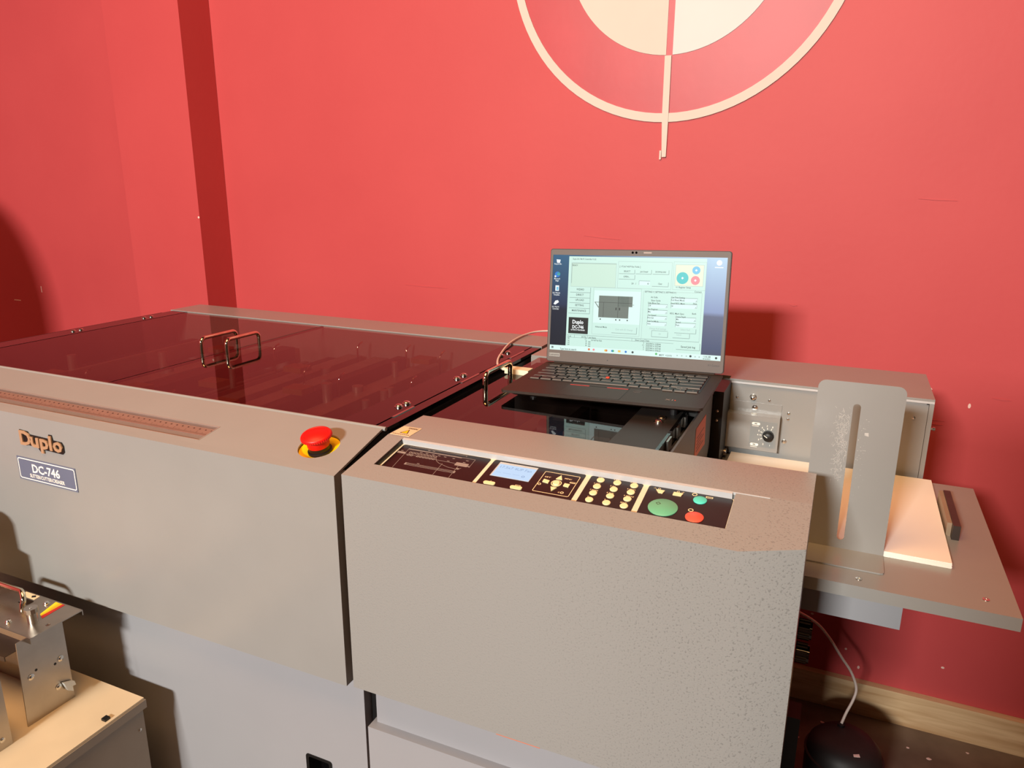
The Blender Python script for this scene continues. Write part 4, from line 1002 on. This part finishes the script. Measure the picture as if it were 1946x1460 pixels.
def srect(mb, a0, b0, a1, b1, lay):
    mb.prism(rect(a0 / 1000, a1 / 1000, b0 / 1000, b1 / 1000), [], SF, 0.00002 + lay * 0.00003, 0.00004 + lay * 0.00003)
def sline(mb, a0, b0, a1, b1, w=0.45, lay=3):
    if abs(a1 - a0) > abs(b1 - b0): srect(mb, a0, b0 - w / 2, a1, b0 + w / 2, lay)
    else: srect(mb, a0 - w / 2, b0, a0 + w / 2, b1, lay)
U = {k: MB() for k in ('mint', 'field', 'ready', 'dark', 'line', 'grey_text', 'black', 'white', 'machine', 'teal', 'blue', 'pink', 'cream', 'orange', 'green', 'edge', 'yellow')}
srect(U['mint'], 36.5, 33.0, 283.3, 196.5, 0)
srect(U['field'], 5.3, 24.0, 317.0, 33.0, 0)
B = UI_BOX
srect(U['ready'], *B['ready'], 1)
srect(U['field'], B['pic'][0], B['pic'][1], B['pic'][2], B['pic'][3], 1)
srect(U['cream'], *B['panel'], 1)
srect(U['black'], *B['logo'], 1)
for k in ('num', 'c1', 'c2', 'c3', 'c4', 'c5', 'c6', 'c7', 'c8'):
    srect(U['field'], *B[k], 1)
    a0, b0, a1, b1 = B[k]
    sline(U['line'], a0, b1, a1, b1, 0.7); sline(U['line'], a0, b0, a0, b1, 0.5)
    if k != 'num':
        srect(U['line'], a1 - 4.2, b0 + 0.8, a1 - 0.6, b0 + 1.3, 3); srect(U['line'], a1 - 0.9, b0 + 0.8, a1 - 0.5, b1 - 1.0, 3)
        srect(U['dark'], a1 - 3.0, b0 + 2.4, a1 - 1.6, b0 + 3.2, 3)
for k in ('sel', 'det', 'dwn', 'open', 'clr', 'b1', 'b2', 'b3', 'b4', 'b5', 'click', 'ok', 'selr', 'can', 'saved'):
    a0, b0, a1, b1 = B[k]
    sline(U['line'], a0, b0, a1, b0, 0.7); sline(U['line'], a1, b0, a1, b1 - 1.5, 0.7)
    if k == 'ok': sline(U['line'], a0, b1, a1, b1, 0.6); sline(U['line'], a0, b0, a0, b1, 0.6)
for k in ('ready', 'job', 'rbox', 'pic_outer', 'panel', 'set'):
    a0, b0, a1, b1 = B[k]
    for q in ((a0, b0, a1, b0), (a0, b1, a1, b1), (a0, b0, a0, b1), (a1, b0, a1, b1)): sline(U['grey_text'], *q, 0.5, 2)
sline(U['line'], B['ready'][0] + 1, B['ready'][3] - 1, B['ready'][2], B['ready'][3] - 1, 0.6); sline(U['line'], B['ready'][0] + 1, 148, B['ready'][0] + 1, B['ready'][3] - 1, 0.6)
sline(U['line'], 39.5, 54.0, 278.8, 54.0, 0.6); sline(U['line'], 39.5, 49.0, 235, 49.0, 0.5); sline(U['line'], 39.5, 33.5, 39.5, 54.0, 0.5); sline(U['line'], 53, 49, 53, 54, 0.5); sline(U['line'], 78, 49, 78, 54, 0.5); sline(U['line'], 161, 49, 161, 54, 0.5); sline(U['line'], 184.5, 49, 184.5, 54, 0.5)
for t_, a, b, w in UI_DARK:
    big = t_ in ('WIZARD', 'DIRECT', 'UPLOAD', 'SETTING', 'MAINTENANCE', 'Saved Job log', 'Type here to search')
    sz = (4.9 if big else 4.0) / 1000
    U['dark'].text(t_, lambda p, a=a, b=b: SF((a / 1000 + p[0], b / 1000 + p[1] - 0.0006, 0.00016)), sz, w / 1000, 0, 0.012)
for t_, a, b, w in UI_GREY:
    U['grey_text'].text(t_, lambda p, a=a, b=b: SF((a / 1000 + p[0], b / 1000 + p[1], 0.00016)), 0.0042, w / 1000, 0, 0.005)
for t_, a, b, w in UI_WHITE:
    U['white'].text(t_, lambda p, a=a, b=b: SF((a / 1000 + p[0], b / 1000 + p[1], 0.00016)), 0.0038, w / 1000, 0, 0.01)
for t_, a, b, w, h in (('Duplo', 48.0, 74.5, 21.0, 9.5), ('DC-746', 48.0, 65.8, 22.0, 8.2), ('SLITTER/CUTTER/CREASER', 45.5, 62.0, 27.0, 3.0)):
    U['white'].text(t_, lambda p, a=a, b=b: SF((a / 1000 + p[0], b / 1000 + p[1], 0.00016)), h / 1000, w / 1000, 0, 0.03)
# machine drawing on the display
srect(U['machine'], 96.5, 88.4, 152.0, 127.5, 2); srect(U['machine'], 131.5, 109.0, 158.5, 127.5, 2)
for q in ((132.5, 88.4, 132.5, 127.5), (96.5, 115.5, 158.5, 115.5), (105.5, 88.4, 105.5, 115.5)): sline(U['black'], *q, 0.5, 3)
srect(U['black'], 128.0, 102.5, 129.8, 107.0, 3); srect(U['black'], 134.5, 102.5, 136.3, 107.0, 3)
for a in (99.5, 128.5, 135.5, 149.5): srect(U['black'], a, 84.0, a + 2.2, 86.2, 3)
srect(U['machine'], 88.5, 115.0, 97.0, 116.0, 2); srect(U['machine'], 158.0, 112.5, 161.5, 113.2, 2)
U['machine'].prism([(0.0885, 0.1155), (0.0900, 0.1155), (0.0968, 0.1068), (0.0960, 0.1052)], [], SF, 0.00008, 0.00010)
# round start buttons on the display
for k, c_x, c_y, r in (('teal', 243.7, 162.8, 10.2), ('blue', 266.4, 176.6, 6.8), ('pink', 265.8, 159.4, 7.6)):
    U[k].prism(circle(c_x / 1000, c_y / 1000, r / 1000, 32), [], SF, 0.00012, 0.00014)
    U['white'].prism([(c_x / 1000 + 0.0022 * math.cos(x), c_y / 1000 + 0.0022 * math.sin(x)) for x in (0, 1.57, 3.14, 4.71)], [], SF, 0.00014, 0.00016)
# desktop and taskbar icons
def dot(k, a, b, r, n=18): U[k].prism(circle(a / 1000, b / 1000, r / 1000, n), [], SF, 0.00012, 0.00014)
U['white'].prism([(0.0120, 0.1905), (0.0200, 0.1900), (0.0188, 0.1840), (0.0132, 0.1843)], [], SF, 0.00012, 0.00014)
dot('edge', 15.0, 163.0, 5.2); dot('green', 17.2, 164.2, 3.0)
srect(U['white'], 12.0, 133.0, 19.0, 143.0, 4); srect(U['blue'], 14.0, 134.5, 18.0, 140.5, 5)
U['white'].prism([(0.0095, 0.1090), (0.0130, 0.1075), (0.0200, 0.1125), (0.0180, 0.1160), (0.0130, 0.1150)], [], SF, 0.00012, 0.00014)
srect(U['white'], 9.5, 158.0, 12.5, 161.0, 5)
dot('white', 304.0, 190.0, 4.6); srect(U['white'], 297.0, 181.5, 311.0, 183.0, 4)
for i in range(2):
    for j in range(2): srect(U['dark'], 9.0 + i * 2.0, 26.8 + j * 2.0, 10.7 + i * 2.0, 28.5 + j * 2.0, 4)
for k, a in (('orange', 82.0), ('pink', 91.0), ('yellow', 113.0), ('orange', 115.0), ('edge', 126.0), ('green', 127.5), ('edge', 151.0), ('dark', 163.5), ('green', 206.0), ('dark', 266.0)):
    dot(k, a, 28.8, 2.0)
srect(U['yellow'], 136.5, 27.2, 141.5, 30.8, 4); dot('dark', 309.5, 28.5, 2.0)
for a in (243.0, 251.0, 259.0, 274.0, 281.0): dot('grey_text', a, 28.5, 1.2)
UN = {'mint': 'application_window', 'field': 'taskbar_and_fields', 'ready': 'message_field', 'dark': 'window_text', 'line': 'window_lines', 'grey_text': 'dimmed_text', 'black': 'logo_field', 'white': 'light_text', 'machine': 'machine_picture',
      'teal': 'start_icon', 'blue': 'single_icon', 'pink': 'stop_icon', 'cream': 'button_field', 'orange': 'app_icon', 'green': 'app_icon', 'edge': 'app_icon', 'yellow': 'app_icon'}
for k, mb in U.items():
    so = mb.build(UN[k], 'screen_' + k, ds)
    if k in ('dark', 'line', 'grey_text', 'white', 'black', 'field', 'orange', 'green', 'edge', 'yellow', 'pink', 'machine', 'blue'): so['kind'] = 'stuff'

# cable and plug by the laptop
cbz = LZ + 0.0024
pl = [(-0.47, 1.66, 0.985), (-0.54, 1.645, 0.998), (-0.628, 1.60, 1.0030), (-0.654, 1.542, 1.0030), (-0.6480, 1.440, 1.0030), (-0.6225, 1.335, cbz), (-0.5985, 1.272, cbz), (-0.5770, 1.238, cbz + 0.0005), (-0.5600, 1.226, cbz + 0.003)]
cw_ = tag(MB().tube(smooth_path(pl, 8), 0.0022, 10).build('laptop_cable', 'cable_white', smooth_angle=0.9), 'thin white cable curving over the smoked lid behind the chrome handle', 'cable')
pb = empty('cable_plug', (-0.535, 1.222, LZ), 'cream plug block lying between chrome handle and laptop', 'plug')
MB().box(-0.556, -0.509, 1.212, 1.236, LZ + 0.0002, LZ + 0.0095).build('plug_body', 'connector_cream', pb, bevel=(0.0015, 2, ANY))
MB().cyl((-0.566, 1.225, LZ + 0.005), (1, 0, 0), 0.0032, 0.011, 14).build('strain_relief', 'connector_cream', pb, smooth_angle=0.7)

# ------------------------------------------------------------------ delivery stacker at the lower left
SZ = 0.524
sk = empty('delivery_stacker', (-1.35, 0.40, 0), 'low metal delivery box with a cream top at the lower left', 'stacker')
MB().box(-1.90, -0.972, 0.02, 0.700, 0.03, SZ - 0.004).build('box_body', 'box_metal', sk)
MB().box(-1.90, -0.9690, 0.018, 0.7025, SZ - 0.004, SZ).build('top_sheet', 'stacker_cream', sk)
MB().box(-1.90, -0.9672, 0.016, 0.7045, SZ - 0.019, SZ - 0.0042).build('rim', 'box_metal', sk, bevel=(0.004, 3, lambda p, d: p.x > -0.97), smooth_angle=0.6)
for y, z in ((0.69, 0.47), (0.35, 0.47), (0.69, 0.30)):
    bolt_proto('screw', 0.0022, 0.002, sk, (-0.972, y, z), (1, 0, 0))
for x in (-1.8, -1.05):
    for y in (0.1, 0.62):
        MB().cyl((x, y, 0.0), (0, 0, 1), 0.02, 0.032, 16).build('foot', 'black_frame', sk)
tag(MB().box(-0.9835, -0.9745, 0.6365, 0.6455, SZ + 0.0002, SZ + 0.004).build('rubber_scrap', 'black_frame', bevel=(0.001, 1, ANY)), 'tiny black rubber scrap on the cream box top', 'scrap')

gk = empty('sheet_guide', (-1.12, 0.63, SZ), 'stainless sheet guide bracket with chrome handle on the cream box', 'guide')
BX = frame((-1.073, 0, 0), (0, 1, 0), (0, 0, 1))
side = MB().prism([(0.5800, SZ + 0.0003), (0.6580, SZ + 0.0003), (0.6580, 0.668), (0.5850, 0.668)], [], BX, -0.0015, 0.0)
side = side.build('side_plate', 'brushed_steel', gk)
for y, z in ((0.6454, 0.604), (0.5974, 0.602), (0.6353, 0.5582)):
    bolt_proto('screw', 0.0040, 0.0030, gk, (-1.073, y, z), (1, 0, 0))
for y, z in ((0.6360, 0.6000), (0.6065, 0.6085)):
    MB().prism(circle(y, z, 0.0022, 14), [], BX, 0.0, 0.0002).build('hole', 'black_frame', side)
MB().prism([(0.6395, 0.5640), (0.6565, 0.5570), (0.6580, 0.5495), (0.6520, 0.5505), (0.6525, 0.5410), (0.6440, 0.5480)], [], frame((-1.071, 0, 0), (0, 1, 0), (0, 0, 1)), 0.0, 0.0060).build('plastic_clip', 'white_plastic', gk, bevel=(0.0008, 1, ANY))
TP = 0.672
tpl = MB().prism(rect(-1.50, -1.0600, 0.6000, 0.6840), [rrect(-1.178, -1.1535, 0.6560, 0.6700, 0.004), circle(-1.0706, 0.6343, 0.0034, 16)], XY, TP - 0.0015, TP).build('top_plate', 'brushed_steel', gk)
MB().box(-1.50, -1.0600, 0.5988, 0.6003, TP - 0.010, TP).build('front_flange', 'brushed_steel', gk, bevel=(0.0005, 2, ANY))
MB().box(-1.50, -1.0600, 0.6837, 0.6852, TP - 0.009, TP).build('rear_flange', 'brushed_steel', gk, bevel=(0.0005, 2, ANY))
hp = [(-1.1440, 0.6430, TP), (-1.1440, 0.6450, TP + 0.012)] + [(-1.1440 - 0.014 * (1 - math.cos(math.radians(a))), 0.6460 + 0.008 * a / 90, TP + 0.013 + 0.014 * math.sin(math.radians(a))) for a in range(0, 91, 10)]
hp += [(-1.2120 - 0.012 * math.sin(math.radians(a)), 0.6545 - 0.008 * a / 90, TP + 0.015 + 0.012 * math.cos(math.radians(a))) for a in range(0, 91, 10)] + [(-1.2240, 0.6440, TP)]
MB().tube(hp, 0.0042, 14).build('chrome_handle', 'chrome', gk, smooth_angle=0.8)
kb2 = MB().cyl((-1.0990, 0.6300, TP), (0, 0, 1), 0.0072, 0.0175, 24).build('clamp_post', 'steel', gk, smooth_angle=0.7)
MB().cyl((-1.0990, 0.6300, TP + 0.0175), (0, 0, 1), 0.0098, 0.0075, 10).build('post_cap', 'steel', kb2, bevel=(0.0012, 2, ANY))
MB().cyl((-1.0990, 0.6300, TP + 0.0250), (0, 0, 1), 0.0022, 0.0004, 14).build('cap_dimple', 'screw_steel', kb2)
bolt_proto('screw', 0.0042, 0.0045, gk, (-1.1285, 0.6724, TP), (0, 0, 1)); bolt_proto('screw', 0.0042, 0.0045, gk, (-1.1328, 0.6133, TP), (0, 0, 1))
MB().prism([(-1.1098, 0.6488), (-1.1030, 0.6450), (-1.1040, 0.6826), (-1.1206, 0.6826)], [], XY, TP, TP + 0.0003).build('yellow_tape', 'yellow_tape', gk)
MB().prism([(-1.1030, 0.6450), (-1.0950, 0.6420), (-1.0985, 0.6824), (-1.1040, 0.6826)], [], XY, TP, TP + 0.0003).build('red_tape', 'red_tape', gk)
wl = MB().prism([(-1.1950, 0.6725), (-1.1590, 0.6721), (-1.1605, 0.6832), (-1.1950, 0.6834)], [], XY, TP, TP + 0.0003).build('arrow_label', 'label_cream', gk)
MB().prism([(-1.1690, 0.6745), (-1.1640, 0.6785), (-1.1690, 0.6825), (-1.1740, 0.6785)], [], XY, TP + 0.0003, TP + 0.0005).build('arrow_mark', 'black_frame', wl)
MB().box(-1.50, -1.1310, 0.598, 0.640, 0.6190, 0.6205).build('lower_shelf', 'brushed_steel', gk)
MB().box(-1.50, -1.1310, 0.596, 0.598, 0.6120, 0.6205).build('shelf_flange', 'brushed_steel', gk)
MB().box(-1.50, -1.0750, 0.6480, 0.6500, SZ + 0.0003, TP - 0.002).build('back_sheet', 'brushed_steel', gk)
TF = frame((0, 0.648, 0), (1, 0, 0), (0, 0, 1))
MB().prism([(-1.50, TP), (-1.2390, TP), (-1.2390, 0.742), (-1.2640, 0.747), (-1.2660, 0.795), (-1.2750, 0.806), (-1.2900, 0.812), (-1.50, 0.826)], [], TF, 0.0, 0.002).build('tall_stop', 'brushed_steel', gk)
g2 = empty('sheet_guide', (-1.10, 0.47, SZ), 'second steel guide plate nearest the camera on the cream box', 'guide')
MB().prism([(0.30, SZ + 0.0003), (0.5482, SZ + 0.0003), (0.5482, 0.640), (0.30, 0.640)], [], frame((-1.06, 0, 0), (0, 1, 0), (0, 0, 1)), -0.0015, 0.0).build('side_plate', 'brushed_steel', g2)
MB().box(-1.40, -1.0615, 0.5467, 0.5482, SZ + 0.0003, 0.60).build('back_sheet', 'brushed_steel', g2)
bolt_proto('screw', 0.0030, 0.0020, g2, (-1.06, 0.535, 0.540), (1, 0, 0))

# ------------------------------------------------------------------ floor clutter at the lower right
bu = empty('canister', (0.112, 1.52, 0), 'dark round canister on the floor under the feed table', 'canister')
MB().lathe((0.112, 1.52, 0.0), (0, 0, 1), [(0.070, 0), (0.076, 0.006), (0.078, 0.145), (0.072, 0.170), (0.058, 0.186), (0.030, 0.194), (0.0, 0.196)], 48).build('drum', 'bucket_black', bu, smooth_angle=0.9)
MB().lathe((0.112, 1.52, 0.147), (0, 0, 1), [(0.0785, 0), (0.0800, 0.001), (0.0800, 0.005), (0.0760, 0.007)], 48).build('rim_band', 'bucket_black', bu, smooth_angle=0.9)
MB().prism([(0.128, 1.470), (0.140, 1.474), (0.137, 1.486), (0.126, 1.482)], [], XY, 0.1885, 0.1895).build('paper_flake', 'chip_white', bu)
MB().cyl((0.102, 1.555, 0.188), (0, 0, 1), 0.008, 0.010, 14).build('cable_gland', 'black_frame', bu, smooth_angle=0.7)
cp2 = [(-0.03, 1.62, 0.415), (0.024, 1.60, 0.404), (0.055, 1.60, 0.375), (0.087, 1.60, 0.331), (0.110, 1.60, 0.300), (0.1235, 1.595, 0.268), (0.1205, 1.585, 0.245), (0.109, 1.568, 0.218), (0.102, 1.555, 0.198)]
tag(MB().tube(smooth_path(cp2, 6), 0.0030, 10).build('power_cord', 'cable_white', smooth_angle=0.9), 'pale power cord hanging down to the dark floor canister', 'cord')
# added unseen board, shaped to cast the rounded shadow on the wall's left part
sb = empty('shadow_board', (-2.9, 1.0, 0), 'added unseen grey board with a rounded corner, casting the shadow at far left', 'board')
MB().prism([(-3.30, 0.02), (-2.552, 0.02), (-2.552, 1.12)] + [(-2.86 + 0.308 * math.cos(math.radians(t)), 1.12 + 0.40 * math.sin(math.radians(t))) for t in range(6, 91, 6)] + [(-3.30, 1.52)], [], frame((0, 1.0, 0), (1, 0, 0), (0, 0, 1)), -0.01, 0.01).build('panel', 'grey_door', sb)
MB().box(-3.30, -2.552, 0.90, 1.10, 0.0, 0.02).build('foot', 'black_frame', sb)
# added unseen locker behind the camera, put there to shade the lower right wall
lk = empty('shade_locker', (0.30, -0.80, 0), 'added unseen tall grey locker that shades the lower right wall', 'locker')
MB().box(-0.11, 0.62, -1.00, -0.62, 0.04, 1.70).build('locker_body', 'grey_door', lk, bevel=(0.004, 2, ANY))
for x0, x1 in ((-0.10, 0.250), (0.26, 0.61)):
    ld = MB().box(x0, x1, -0.62, -0.60, 0.06, 1.68).build('locker_door', 'grey_enamel', lk, bevel=(0.003, 2, ANY))
    MB().box((x0 + x1) / 2 - 0.05, (x0 + x1) / 2 + 0.05, -0.60, -0.596, 1.0, 1.04).build('door_handle', 'black_frame', ld)
for x in (-0.08, 0.59):
    for y in (-0.97, -0.65):
        MB().cyl((x, y, 0), (0, 0, 1), 0.018, 0.042, 14).build('foot', 'black_frame', lk)
